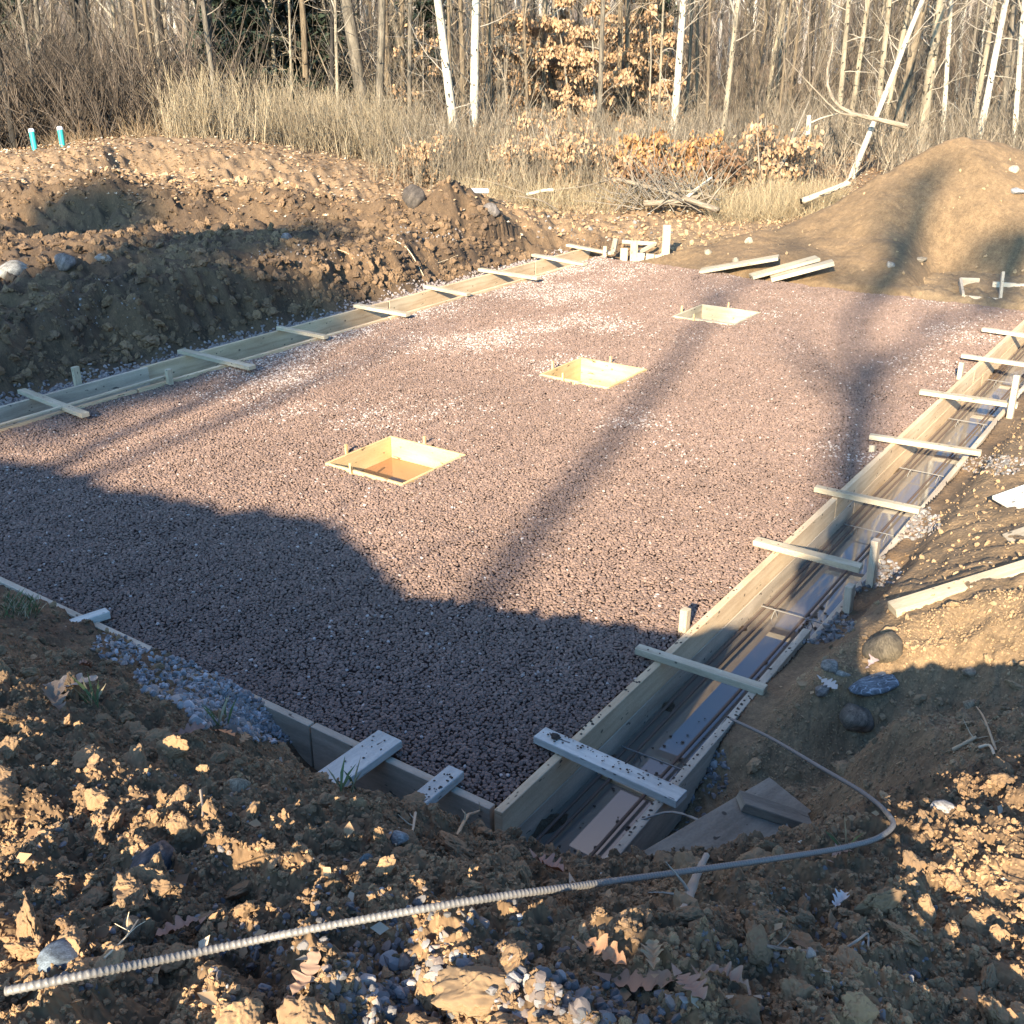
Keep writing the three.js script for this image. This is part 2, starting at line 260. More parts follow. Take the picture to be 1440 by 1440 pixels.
// the big sandy mound behind the pad's right corner
const mPts = [[960, 345, .06], [1000, 318, .2], [1060, 300, .32], [1120, 288, .45], [1180, 270, .68], [1230, 232, 1.12], [1290, 217, 1.3], [1345, 206, 1.42], [1420, 226, 1.28], [1490, 240, 1.1], [1600, 270, .7]];
function mound(x, f) {
  // crest line from the toe at the left to the top, falling away to both sides
  let best = -1;
  const q = 14.9 + 0.12 * (x - 4);
  const crestY = (xx) => { const t = [[1.6, -.1], [2.3, .08], [3.0, .25], [3.8, .44], [4.5, .68], [4.95, 1.02], [5.4, 1.26], [5.8, 1.42], [6.15, 1.53], [6.6, 1.44], [7.5, 1.2], [9.5, .5], [11, -.2]]; for (let i = 0; i < t.length - 1; i++) if (xx <= t[i + 1][0]) return lerp(t[i][1], t[i + 1][1], clamp((xx - t[i][0]) / (t[i + 1][0] - t[i][0]), 0, 1)); return -0.3; };
  const d = f - q, c = crestY(x + 0.15 * noise(f, x));
  const fp = NF + (10.25 + 1.3 * sstep(4.5, 5.5, x) - (x - NX) * UX) / UF, t = clamp((f - fp) / Math.max(0.6, q - fp), -1, 1);
  best = d < 0 ? (t < 0 ? 0.02 + t : lerp(0.02, c, t * (1 + 0.25 * (1 - t)))) : c - Math.max(0, d * 0.6 - 0.05);
  if (x < 3) best = lerp(c - Math.abs(d) * 0.4, best, sstep(1.6, 3, x));
  best += 0.12 * fbm(x * 0.9, f * 0.9, 3) + 0.03 * fbm(x * 3.5, f * 3.5, 3) + 0.012 * noise(x * 14, f * 14);
  return best;
}
{
  const x0 = 1.2, x1 = 12, f0 = 10, f1 = 19, nx = 330, nf = 260, pos = [], col = [], uv = [], idx = [];
  for (let j = 0; j <= nf; j++) for (let i = 0; i <= nx; i++) { const x = lerp(x0, x1, i / nx), f = lerp(f0, f1, j / nf), a = A(x, f); let y = mound(x, f); y -= 0.14 * sstep(10.28, 10.05, a + 0.05 * noise(x * 2, f * 2)) + 0.8 * sstep(10.0, 9.8, a); pos.push(x, Math.max(y, -0.6), -f); uv.push(x / 0.7, f / 0.7); const n = 0.95 + 0.3 * fbm(x * 2, f * 2, 3) + 0.15 * noise(x * 9, f * 9); col.push(0.25 * n, 0.162 * n, 0.086 * n); }
  for (let j = 0; j < nf; j++) for (let i = 0; i < nx; i++) { const p = j * (nx + 1) + i; idx.push(p, p + 1, p + nx + 1, p + 1, p + nx + 2, p + nx + 1); }
  const g = new THREE.BufferGeometry(); g.setAttribute('position', new THREE.Float32BufferAttribute(pos, 3)); g.setAttribute('color', new THREE.Float32BufferAttribute(col, 3)); g.setAttribute('uv', new THREE.Float32BufferAttribute(uv, 2)); g.setIndex(idx); g.computeVertexNormals();
  tag(mesh('dirt_mound', g, mats.soil), 'large smooth mound of sandy brown dirt behind the far right corner of the pad', null, null, 'structure');
}
const land = (x, f) => Math.max(H(x, f), (x > 1.3 && x < 11.9 && f > 10.1 && f < 18.9) ? mound(x, f) - 0.14 * sstep(10.28, 10.05, A(x, f)) - 0.8 * sstep(10.0, 9.8, A(x, f)) : -9);
// where a line of sight of the photograph meets the land
function hit(px, py, up = 0) { const X = (px - 720) / FOC, Y = (py - 720) / FOC, dx = X, dy = -(SP + Y * CP), df = CP - Y * SP; let D = 0.9; for (let i = 0; i < 4000; i++) { const x = dx * D, f = df * D, y = EYE + dy * D; if (y <= land(x, f) + up) break; D += 0.004 + D * 0.0012; } return new THREE.Vector3(dx * D, EYE + dy * D, -df * D); }

// ---------------------------------------------------------------- water in the trench
{
  const w = new THREE.PlaneGeometry(11.4, 0.44); w.rotateX(-Math.PI / 2);
  const m = mesh('trench_water', w, mats.water); const p = P(5.4, -0.25, -0.24); m.position.copy(p); m.rotation.y = PAD_TURN;
  tag(m, 'still muddy water standing in the footing trench, mirroring the sky', null, null, 'structure');
}

// the bent bar's course over the near heap, a little above the lumps
const barPath = (() => {
  const px = [[8, 1394], [140, 1367], [270, 1341], [400, 1314], [550, 1286], [700, 1261], [820, 1245], [960, 1226], [1100, 1206], [1190, 1191], [1237, 1177], [1256, 1160], [1247, 1143], [1218, 1118], [1150, 1077], [1080, 1036], [1028, 1011]], ref = [1.42, 1.42, 1.43, 1.43, 1.42, 1.5, 1.62, 1.8, 2.0, 2.14, 2.24, 2.32, 2.44, 2.64, 3.1, 3.75, 4.25];
  const pc = new THREE.CatmullRomCurve3(px.map((q, i) => V3(q[0], q[1], ref[i] * 100))).getPoints(90), d = pc.map(q => { const w = (D) => WD(q.x, q.y, D); let D = q.z / 100; for (let i = 0; i < 60; i++) { const p = w(D); let h = -9; for (const [ex, ef] of [[0, 0], [.02, 0], [-.02, 0], [0, .02], [0, -.02]]) h = Math.max(h, H(p.x + ex, -p.z + ef)); if (p.y > h + 0.011) break; D -= 0.008; } return D; });
  const mn = d.map((_, i) => Math.min(...d.slice(Math.max(0, i - 3), i + 4))), sm = mn.map((_, i) => { let t = 0, n = 0; for (let k = -5; k <= 5; k++) if (mn[i + k] !== undefined) { t += mn[i + k]; n++; } return t / n; });
  return pc.map((q, i) => WD(q.x, q.y, sm[i]));
})();
const nearBar = (x, f, r) => barPath.some(p => (p.x - x) ** 2 + (-p.z - f) ** 2 < r * r);

// ---------------------------------------------------------------- scattered stones and clods
function chip(seed, det, rough_, flat = 0.7) {
  const r = rngOf(seed); let g = new THREE.IcosahedronGeometry(1, det); g.deleteAttribute('uv'); g.deleteAttribute('normal'); g = mergeVertices(g, 1e-4);
  const p = g.attributes.position, planes = []; for (let i = 0; i < 7; i++) { const d = new THREE.Vector3(r() - .5, r() - .5, r() - .5).normalize(); planes.push([d, 0.55 + 0.35 * r()]); }
  const v = new THREE.Vector3();
  for (let i = 0; i < p.count; i++) { v.fromBufferAttribute(p, i); v.multiplyScalar(1 + rough_ * n3(v.x * 2.2 + seed, v.y * 2.2, v.z * 2.2) + rough_ * 0.5 * n3(v.x * 6 + seed, v.y * 6, v.z * 6)); for (const [d, h] of planes) { const k = v.dot(d) - h; if (k > 0) v.addScaledVector(d, -k * 0.85); } p.setXYZ(i, v.x, v.y * flat, v.z); }
  g = g.toNonIndexed(); g.computeVertexNormals(); return g;
}
function clodGeo(seed) {
  let g = new THREE.IcosahedronGeometry(1, 3); g.deleteAttribute('uv'); g.deleteAttribute('normal'); g = mergeVertices(g, 1e-4);
  const p = g.attributes.position, v = new THREE.Vector3(), r = rngOf(seed + 40), cuts = Array.from({ length: 12 }, () => [V3(r() - .5, r() - .5, r() - .5).normalize(), 0.5 + 0.4 * r()]);
  for (let i = 0; i < p.count; i++) { v.fromBufferAttribute(p, i); for (const [d, h] of cuts) { const k = v.dot(d) - h; if (k > 0) v.addScaledVector(d, -k * 0.8); } const k = 1 + 0.3 * n3(v.x * 1.9 + seed, v.y * 1.9, v.z * 1.9) + 0.22 * n3(v.x * 4.5 + seed, v.y * 4.5, v.z * 4.5 + 4) + 0.2 * n3(v.x * 9, v.y * 9 + seed, v.z * 9); p.setXYZ(i, v.x * k * 1.2, v.y * k * 0.75, v.z * k * 0.95); }
  g = g.toNonIndexed(); g.computeVertexNormals(); return g;
}
function chunkGeo(seed) {      // a knobbly clod with fine crumb on its skin
  let g = new THREE.IcosahedronGeometry(1, 15); g.deleteAttribute('uv'); g.deleteAttribute('normal'); g = mergeVertices(g, 1e-5);
  const p = g.attributes.position, v = new THREE.Vector3(), r = rngOf(seed + 40), cuts = Array.from({ length: 9 }, () => [V3(r() - .5, r() - .5, r() - .5).normalize(), 0.55 + 0.35 * r()]);
  for (let i = 0; i < p.count; i++) { v.fromBufferAttribute(p, i); for (const [d, h] of cuts) { const k = v.dot(d) - h; if (k > 0) v.addScaledVector(d, -k * 0.7); } const b = (f, o) => 1 - 2 * Math.abs(n3(v.x * f + o, v.y * f, v.z * f - o)); const k = 1 + 0.28 * n3(v.x * 1.9 + seed, v.y * 1.9, v.z * 1.9) + 0.13 * b(3.5, seed) + 0.09 * b(8, 3) + 0.05 * b(17, 7); p.setXYZ(i, v.x * k * 1.2, v.y * k * 0.72, v.z * k * 0.95); }
  g.computeVertexNormals(); return g;
}
const dummy = new THREE.Object3D(), colr = new THREE.Color();
function scatter(name, geo, mat, list, label, category) {      // list of [x, y, z, size, colour, flatten]
  const m = new THREE.InstancedMesh(geo, mat, list.length), r = rngOf(list.length + 7);
  list.forEach(([x, y, z, s, c, fl = 1, upright = 0, rot], i) => {
    dummy.position.set(x, y, z);
    if (upright) dummy.rotation.set((r() - .5) * upright, r() * 6.283, (r() - .5) * upright); else dummy.rotation.set(r() * 6.283, r() * 6.283, r() * 6.283);
    if (rot) dummy.rotation.set(...rot);
    const k = upright ? 0.8 + 0.4 * r() : 0.75 + 0.5 * r(); dummy.scale.set(s * (upright ? 1 : 0.75 + 0.6 * r()), s * fl * k, s * (upright ? 1 : 0.75 + 0.6 * r()));
    dummy.updateMatrix(); m.setMatrixAt(i, dummy.matrix); m.setColorAt(i, colr.setRGB(c[0], c[1], c[2]));
  });
  m.name = numbered(name); m.castShadow = m.receiveShadow = true; scene.add(m); return tag(m, label, category, null, 'stuff');
}
const padY = (a, b) => -0.012 + 0.028 * fbm(a * 0.9, b * 0.9, 3) + 0.007 * noise(a * 2.2, b * 9) + 0.05 * sstep(9.2, 10.2, a) * sstep(2.5, 5, b) + 0.008 * noise(a * 6, b * 6);
{ // the gravel pad
  const r = rngOf(21), L = [], st = 0.0150;
  for (let a = 0.02; a < 10.32; a += st) for (let b = 0.02; b < PADW; b += st) {
    const aa = a + (r() - .5) * st * 0.9, bb = b + (r() - .5) * st * 0.9;
    if (boxes.some(([a0, a1, b0, b1]) => aa > a0 - 0.014 && aa < a1 + 0.014 && bb > b0 - 0.014 && bb < b1 + 0.014)) continue;
    if (aa > 10.1 + 0.12 * noise(bb * 1.7, 3)) continue;
    const p = P(aa, bb), y = padY(aa, bb) - 0.008 + r() * 0.007;
    let w = fbm(aa * 0.8 + 2, bb * 1.1, 3) * 1.5 + 0.55 * sstep(2.2, 4.6, bb) * sstep(2.2, 3.6, aa) + 0.2 * sstep(1.6, 0.2, bb) * sstep(3, 6, aa) + 0.35 * sstep(0.5, 0.1, PADW - bb);
    for (const [a0, a1, b0, b1] of boxes) { const d = Math.max(a0 - aa, aa - a1, b0 - bb, bb - b1); w += 0.35 * sstep(0.35, 0.02, d) * (a0 > 4 ? 0.8 : 0.3); }
    w *= sstep(1.2, 3.2, aa); const light = r() < 0.012 + 0.4 * sstep(0.25, 1.1, w), t = r();
    const c = light ? mix3([0.28, 0.235, 0.205], [0.46, 0.40, 0.36], t) : mix3([0.138, 0.096, 0.077], [0.25, 0.172, 0.134], t * t * 0.9 + 0.1 * r());
    const tone = 1.04 + 0.22 * fbm(aa * 0.6 + 9, bb * 0.6, 3) + 0.08 * noise(aa * 4, bb * 4); c[0] *= tone * 1.04; c[1] *= tone; c[2] *= tone * 0.96;
    L.push([p.x, y, p.z, 0.0074 + 0.005 * r() * (1 + r() * 0.5), c, 1, 1.1]);
  }
  scatter('gravel_pad', chip(3, 0, 0.3, 0.62), std({ roughness: 0.85 }), L, 'reddish brown crushed stone filling the form, in sun and shade', 'gravel');
}
const greyStone = (r) => { const t = r(); return r() < 0.35 ? mix3([0.14, 0.11, 0.092], [0.28, 0.22, 0.18], t) : mix3([0.12, 0.113, 0.108], [0.33, 0.31, 0.295], t * t); };
{ // grey gravel: along the left form, spilled by the front board, on the right bank and at the viewer's feet
  const r = rngOf(31), L = [];
  for (let i = 0; i < 9500; i++) { const a = 0.3 + r() * 10.3, b = 6.12 + r() * r() * 0.4, p = P(a, b), y = H(p.x, -p.z); if (y > 0.14) continue; L.push([p.x, y + 0.005, p.z, 0.010 + 0.008 * r(), mix3([0.15, 0.12, 0.108], [0.32, 0.265, 0.24], r())]); }
  let lighter = 1; const patch = (px, py, rx, ry, n, s0, s1, up = 0.3) => { for (let i = 0; i < n; i++) { const t = r() * 6.283, d = Math.pow(r(), 0.6), h = hit(px + Math.cos(t) * d * rx, py + Math.sin(t) * d * ry); L.push([h.x, h.y + (r() - up) * s1 * 0.6, h.z, lerp(s0, s1, r() * r()), greyStone(r).map(q => q * lighter)]); } };
  lighter = 1.7; patch(250, 955, 60, 32, 520, 0.009, 0.017); patch(310, 985, 62, 34, 560, 0.009, 0.018); patch(400, 1020, 70, 26, 620, 0.009, 0.018); patch(185, 910, 55, 26, 300, 0.008, 0.016); patch(450, 1038, 40, 16, 260, 0.009, 0.016); patch(345, 1000, 80, 30, 500, 0.009, 0.018); lighter = 1;
  patch(640, 1400, 190, 55, 420, 0.005, 0.013); patch(560, 1340, 260, 90, 260, 0.004, 0.010); patch(250, 1250, 250, 180, 300, 0.003, 0.009); patch(1160, 1330, 200, 110, 160, 0.003, 0.009); patch(850, 1420, 120, 40, 120, 0.005, 0.012);
  patch(1275, 735, 48, 26, 480, 0.010, 0.019); patch(1215, 805, 52, 26, 420, 0.010, 0.018); patch(1140, 880, 62, 26, 420, 0.010, 0.019); patch(1400, 655, 50, 14, 180, 0.010, 0.016); patch(1000, 1085, 24, 40, 110, 0.008, 0.016); patch(960, 1140, 30, 40, 70, 0.007, 0.014);
  patch(600, 330, 60, 12, 60, 0.012, 0.025); patch(130, 430, 90, 40, 110, 0.006, 0.016); patch(440, 360, 90, 18, 60, 0.01, 0.02); patch(840, 320, 120, 22, 60, 0.012, 0.04);
  scatter('grey_gravel', chip(8, 1, 0.3, 0.7), std({ roughness: 0.9 }), L, 'grey crushed stone spilled along the forms, on the banks and in the near heap', 'gravel');
}
{ // clods of soil
  const r = rngOf(41), L = [], S = [];
  const add = (x, f, s, arr = L) => { const y = land(x, f), c = soilColour(x, f), k = 0.9 + 0.5 * r(); arr.push([x, y + s * (0.2 + 0.3 * r()), -f, s, [c[0] * k, c[1] * k, c[2] * k]]); };
  let n = 0;
  while (n < 125000) { const f = 0.6 + 3.4 * Math.pow(r(), 1.3), x = (r() - .5) * 2 * (0.6 * f + 0.35), a = A(x, f), b = B(x, f); if (a > -0.12 && b > -0.62) continue; n++; const u = r(); if (u > 0.3 && nearBar(x, f, 0.035)) continue; if (n % 260 === 0) { const s2 = 0.014 + 0.016 * r(); if (!nearBar(x, f, 0.06)) { const c2 = soilColour(x, f); S.push([x, land(x, f) + s2 * 0.1, -f, s2, [c2[0] * 1.1, c2[1] * 1.1, c2[2] * 1.1], 0.85]); } } add(x, f, u > 0.998 ? 0.010 + 0.008 * r() : u > 0.97 ? 0.005 + 0.005 * r() : 0.0016 + 0.0032 * r()); }
  n = 0; while (n < 9000) { const x = -5.2 + 4.8 * r(), f = 3 + 4.2 * r(); if (A(x, f) > -0.05) continue; n++; add(x, f, 0.003 + 0.014 * Math.pow(r(), 4)); }
  n = 0; while (n < 14000) { const a = r() * 11 - 1, b = 6.5 + 6 * Math.pow(r(), 1.6), p = P(a, b), f = -p.z; if (f > 19) continue; n++; add(p.x, f, 0.010 + 0.05 * Math.pow(r(), 6)); }
  n = 0; while (n < 7000) { const f = 2.4 + 7 * r(), x = 0.8 + 4.6 * r(), b = B(x, f); if (b > -0.6 || b < -3.2) continue; n++; add(x, f, 0.003 + 0.012 * Math.pow(r(), 6)); }
  n = 0; while (n < 5000) { const x = -2 + 9 * r(), f = 13.5 + 5 * r(); if (A(x, f) < 10.6 || (x > 1.5 && mound(x, f) > H(x, f))) continue; n++; add(x, f, 0.006 + 0.03 * Math.pow(r(), 6)); }
  n = 0; while (n < 500) { const x = 1.5 + 7.5 * r(), f = 11 + 5 * r(); if (A(x, f) < 10.5) continue; n++; add(x, f, 0.004 + 0.02 * Math.pow(r(), 8)); }
  scatter('large_soil_clods', chunkGeo(7), std({ roughness: 1, map: null }), S, 'larger rough clods of dry soil half sunk in the near heap', 'soil');
  scatter('soil_clods', clodGeo(3), std({ roughness: 1 }), L, 'loose crumbs and clods of brown soil over the heaps and banks', 'soil');
}

// ---------------------------------------------------------------- lumber
const woodR = rngOf(61);
function plankGeo(L, Hh, T, bev = 0.004) {             // long axis x, height y, thickness z; uv in metres along the grain
  const g = new RoundedBoxGeometry(L, Hh, T, 1, Math.min(bev, T * 0.3, Hh * 0.3)), p = g.attributes.position, n = g.attributes.normal, uv = g.attributes.uv, ou = woodR(), ov = woodR();
  for (let i = 0; i < p.count; i++) { const ax = Math.abs(n.getX(i)), ay = Math.abs(n.getY(i)), az = Math.abs(n.getZ(i)); if (ax > ay && ax > az) uv.setXY(i, p.getZ(i) * 0.2 + ou, p.getY(i) * 2.2 + ov); else if (ay > az) uv.setXY(i, p.getX(i) / 1.5 + ou, p.getZ(i) * 2.2 + ov + 0.3); else uv.setXY(i, p.getX(i) / 1.5 + ou, p.getY(i) * 2.2 + ov); }
  return g;
}
const up = new THREE.Vector3(0, 1, 0);
function layPlank(o, p0, p1, roll = 0) {               // place a plank so that its axis runs from p0 to p1
  const d = p1.clone().sub(p0).normalize(), side = new THREE.Vector3().crossVectors(d, up).normalize(), u = new THREE.Vector3().crossVectors(side, d);
  o.quaternion.setFromRotationMatrix(new THREE.Matrix4().makeBasis(d, u, side)); o.rotateX(roll); o.position.copy(p0).add(p1).multiplyScalar(0.5); return o;
}
function plank(name, p0, p1, h, t, mat, label, category, grp, roll = 0, parent) { const m = mesh(name, plankGeo(p0.distanceTo(p1), h, t), mat, parent); layPlank(m, p0, p1, roll); if (label) tag(m, label, category, grp); return m; }

// form boards. Right inner side: two rows of boards, standing on edge
const FB = 'form board';
const rowsR = [[-0.04, 3.62], [3.63, 7.25], [7.26, 10.85]], whereR = ['beside the nearest third of the water trench', 'along the middle of the water trench', 'at the far end of the water trench'];
rowsR.forEach(([a0, a1], i) => {
  plank('form_board', P(a0, -0.02, -0.06), P(a1, -0.02, -0.06), 0.14, 0.038, mats.form, `tan upper form board between gravel and water ${whereR[i]}`, FB);
  plank('form_board', P(a0 + (i ? 0.4 : 0), -0.0215, -0.212), P(a1 + (i < 2 ? 0.4 : 0), -0.0215, -0.212), 0.16, 0.038, i ? mats.form : mats.formOld, `damp lower form board under the upper one ${whereR[i]}`, FB);
});
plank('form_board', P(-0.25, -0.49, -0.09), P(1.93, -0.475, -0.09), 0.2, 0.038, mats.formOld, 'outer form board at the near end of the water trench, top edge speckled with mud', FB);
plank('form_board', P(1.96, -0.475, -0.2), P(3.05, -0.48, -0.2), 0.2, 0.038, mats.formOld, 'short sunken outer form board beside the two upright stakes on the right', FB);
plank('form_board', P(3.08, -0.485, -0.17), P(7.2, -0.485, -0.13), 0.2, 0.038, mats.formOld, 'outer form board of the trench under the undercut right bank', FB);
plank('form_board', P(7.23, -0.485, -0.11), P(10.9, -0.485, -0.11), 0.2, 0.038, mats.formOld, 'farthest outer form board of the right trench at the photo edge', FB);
// left side
[[-0.3, 3.1], [3.06, 6.4], [6.42, 9.4], [9.42, 10.85]].forEach(([a0, a1], i) => plank('form_board', P(a0, i ? 6.11 : 6.07, -0.11), P(a1, 6.11 - (i ? 0 : 0.03), -0.11), 0.24, 0.038, i ? mats.form : mats.formOld, ['grey brown outer form board of the left trench nearest the viewer', 'tan outer form board of the left trench below the dug bank', 'tan outer form board farther along the left trench', 'last short outer form board at the far left corner'][i], FB));
[[-0.3, 2.6], [2.62, 5.8], [5.82, 8.9], [8.92, 10.35]].forEach(([a0, a1], i) => plank('form_board', P(a0, 5.58, -0.11), P(a1, 5.58, -0.11), 0.24, 0.038, mats.form, ['inner left form board nearest the viewer, under a thin batten', 'inner left form board beside the pale gravel, second along', 'inner left form board third along the left edge', 'short inner left form board by the far corner stakes'][i], FB));
plank('batten', P(0.2, 5.56, 0.03), P(2.95, 5.57, 0.055), 0.018, 0.035, mats.strip, 'thin pale batten laid along the inner left form board', 'batten');
// front side
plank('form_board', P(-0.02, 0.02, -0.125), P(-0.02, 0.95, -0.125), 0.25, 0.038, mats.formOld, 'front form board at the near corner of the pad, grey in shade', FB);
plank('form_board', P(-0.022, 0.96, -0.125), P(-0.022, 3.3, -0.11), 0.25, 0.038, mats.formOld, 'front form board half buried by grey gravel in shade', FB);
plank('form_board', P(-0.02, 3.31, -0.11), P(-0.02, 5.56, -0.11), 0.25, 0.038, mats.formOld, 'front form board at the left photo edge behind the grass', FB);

// cross strips over the trenches
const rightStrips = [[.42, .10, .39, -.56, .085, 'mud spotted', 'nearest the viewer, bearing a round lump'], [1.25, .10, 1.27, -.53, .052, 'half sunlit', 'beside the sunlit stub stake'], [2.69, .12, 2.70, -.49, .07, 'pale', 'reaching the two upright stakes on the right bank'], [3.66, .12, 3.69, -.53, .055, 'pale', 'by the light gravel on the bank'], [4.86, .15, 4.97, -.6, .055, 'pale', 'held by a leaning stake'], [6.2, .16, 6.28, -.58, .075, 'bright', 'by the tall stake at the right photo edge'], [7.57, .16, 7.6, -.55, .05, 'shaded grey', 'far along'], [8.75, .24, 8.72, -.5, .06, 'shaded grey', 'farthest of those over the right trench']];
const nailGeo = new THREE.CylinderGeometry(0.0045, 0.0045, 0.004, 8), nails = (m, bs, y) => { for (const q of bs) { const n = mesh('nail', nailGeo, mats.rust, m); n.position.set(q, y, 0.006); } };
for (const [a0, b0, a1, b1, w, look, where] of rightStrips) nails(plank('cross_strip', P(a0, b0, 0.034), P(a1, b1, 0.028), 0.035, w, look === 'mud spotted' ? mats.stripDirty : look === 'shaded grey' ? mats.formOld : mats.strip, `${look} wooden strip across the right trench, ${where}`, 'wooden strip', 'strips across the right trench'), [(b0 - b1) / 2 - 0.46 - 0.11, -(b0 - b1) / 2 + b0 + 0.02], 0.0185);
const leftStrips = [[1.99, 6.25, 1.91, 5.27, .07, 'nearest the viewer, at the left photo edge'], [3.58, 6.2, 3.57, 5.22, .08, 'second from the viewer, its end on the gravel'], [4.74, 6.12, 4.74, 5.45, .06, 'third from the viewer'], [5.95, 6.17, 5.94, 5.41, .08, 'fourth from the viewer, spotted'], [7.2, 6.2, 7.13, 5.5, .07, 'fifth from the viewer'], [8.43, 6.3, 8.38, 5.36, .08, 'sixth from the viewer, ending over gravel'], [9.7, 6.32, 9.52, 5.38, .08, 'seventh from the viewer, before the far corner'], [10.66, 6.36, 10.45, 5.5, .08, 'last, at the far left corner']];
for (const [a0, b0, a1, b1, w, where] of leftStrips) plank('cross_strip', P(a0, b0, 0.036), P(a1, b1, 0.032), 0.036, w, mats.strip, `pale wooden strip across the left trench, ${where}`, 'wooden strip', 'strips across the left trench');
plank('cross_strip', P(-0.42, .60, 0.03), P(.06, .59, 0.028), 0.036, 0.13, mats.stripDirty, 'wide weathered board across the front form, left of the near corner', 'wooden strip', 'strips across the front form');
plank('cross_strip', P(-0.36, .235, 0.03), P(.04, .235, 0.028), 0.038, 0.075, mats.stripDirty, 'mud spotted strip across the front form, next to the near corner', 'wooden strip', 'strips across the front form');
plank('cross_strip', P(-0.12, 2.50, 0.02), P(.07, 2.46, 0.018), 0.04, 0.06, mats.stripDirty, 'short bluish wood end on the front form beside the grey gravel', 'wooden strip', 'strips across the front form');
// stakes
function stake(p0, p1, w, t, mat, label, grp) { const m = mesh('stake', plankGeo(p0.distanceTo(p1), w, t), mat); const d = p1.clone().sub(p0).normalize(), aDir = P(1, 0).sub(P(0, 0)), s = new THREE.Vector3().crossVectors(d, aDir).normalize(), u = new THREE.Vector3().crossVectors(s, d); m.quaternion.setFromRotationMatrix(new THREE.Matrix4().makeBasis(d, u, s)); m.position.copy(p0).add(p1).multiplyScalar(0.5); return tag(m, label, 'stake', grp); }
stake(P(1.6, .03, -.3), P(1.62, .035, .10), .05, .04, mats.strip, 'short sunlit stake behind the inner form board, near the second right strip');
stake(P(2.78, -.535, -.3), P(2.80, -.52, .17), .06, .04, mats.formOld, 'taller of the two upright stakes by the third right strip');
stake(P(2.43, -.525, -.3), P(2.44, -.515, .045), .06, .04, mats.formOld, 'shorter of the two upright stakes on the outer board');
stake(P(4.62, .03, -.3), P(4.72, .08, .02), .05, .04, mats.strip, 'leaning stake under the left end of a right trench strip');
stake(P(6.95, .02, -.3), P(7.0, .03, .12), .06, .04, mats.strip, 'stub stake on the gravel side of the far right trench');
stake(P(6.16, -.56, -.2), P(6.24, -.54, .28), .06, .045, mats.strip, 'tall stake standing in the right bank at the photo edge');
stake(P(2.45, 6.15, -.3), P(2.45, 6.16, .15), .06, .04, mats.strip, 'stake outside the left form, in front of the shaded bank');
stake(P(2.92, 5.545, -.3), P(2.92, 5.54, .12), .05, .04, mats.strip, 'stake inside the left form at the end of the batten');

// three square pits framed with boards in the gravel
boxes.forEach(([a0, a1, b0, b1], i) => {
  const g = group('pier_box', 0, 0, 0); g.position.copy(P((a0 + a1) / 2, (b0 + b1) / 2, 0)); g.rotation.y = PAD_TURN;
  const hx = (a1 - a0) / 2, hz = (b1 - b0) / 2, add = (x, z, L, turn) => { const m = mesh('side_board', plankGeo(L, 0.25, 0.02, 0.003), i === 2 ? mats.strip : mats.ply, g); m.position.set(x, -0.13, z); m.rotation.y = turn; };
  add(hx, 0, hz * 2 + 0.02, Math.PI / 2); add(-hx, 0, hz * 2 + 0.02, Math.PI / 2); add(0, hz + 0.0, hx * 2 - 0.026, 0); add(0, -hz, hx * 2 - 0.026, 0);
  const st = (x, z, h) => { const m = mesh('corner_stake', plankGeo(h, 0.02, 0.016, 0.002), mats.ply, g); m.rotation.z = Math.PI / 2; m.position.set(x, h / 2 - 0.12, z); };
  st(-hx - 0.02, -hz * 0.0 - 0.1, 0.17); st(-hx * 0.35, -hz - 0.02, 0.18); st(hx + 0.02, -hz * 0.1, 0.17);
  if (i === 0) { const w = mesh('puddle', new THREE.PlaneGeometry(hx * 2 - 0.024, hz * 2 - 0.024).rotateX(-Math.PI / 2), mats.boxWater, g); w.position.y = -0.165; }
  if (i === 2) { const m = mesh('loose_board', plankGeo(0.6, 0.03, 0.2), mats.strip, g); m.position.set(-0.08, -0.1, 0.0); m.rotation.y = Math.PI / 2; m.rotation.x = 0; }
  tag(g, ['square wooden pit frame nearest the viewer with rusty water inside', 'middle square wooden pit frame, dry and yellow', 'farthest square wooden pit frame, bright with a loose board inside'][i], 'wooden frame', null);
});

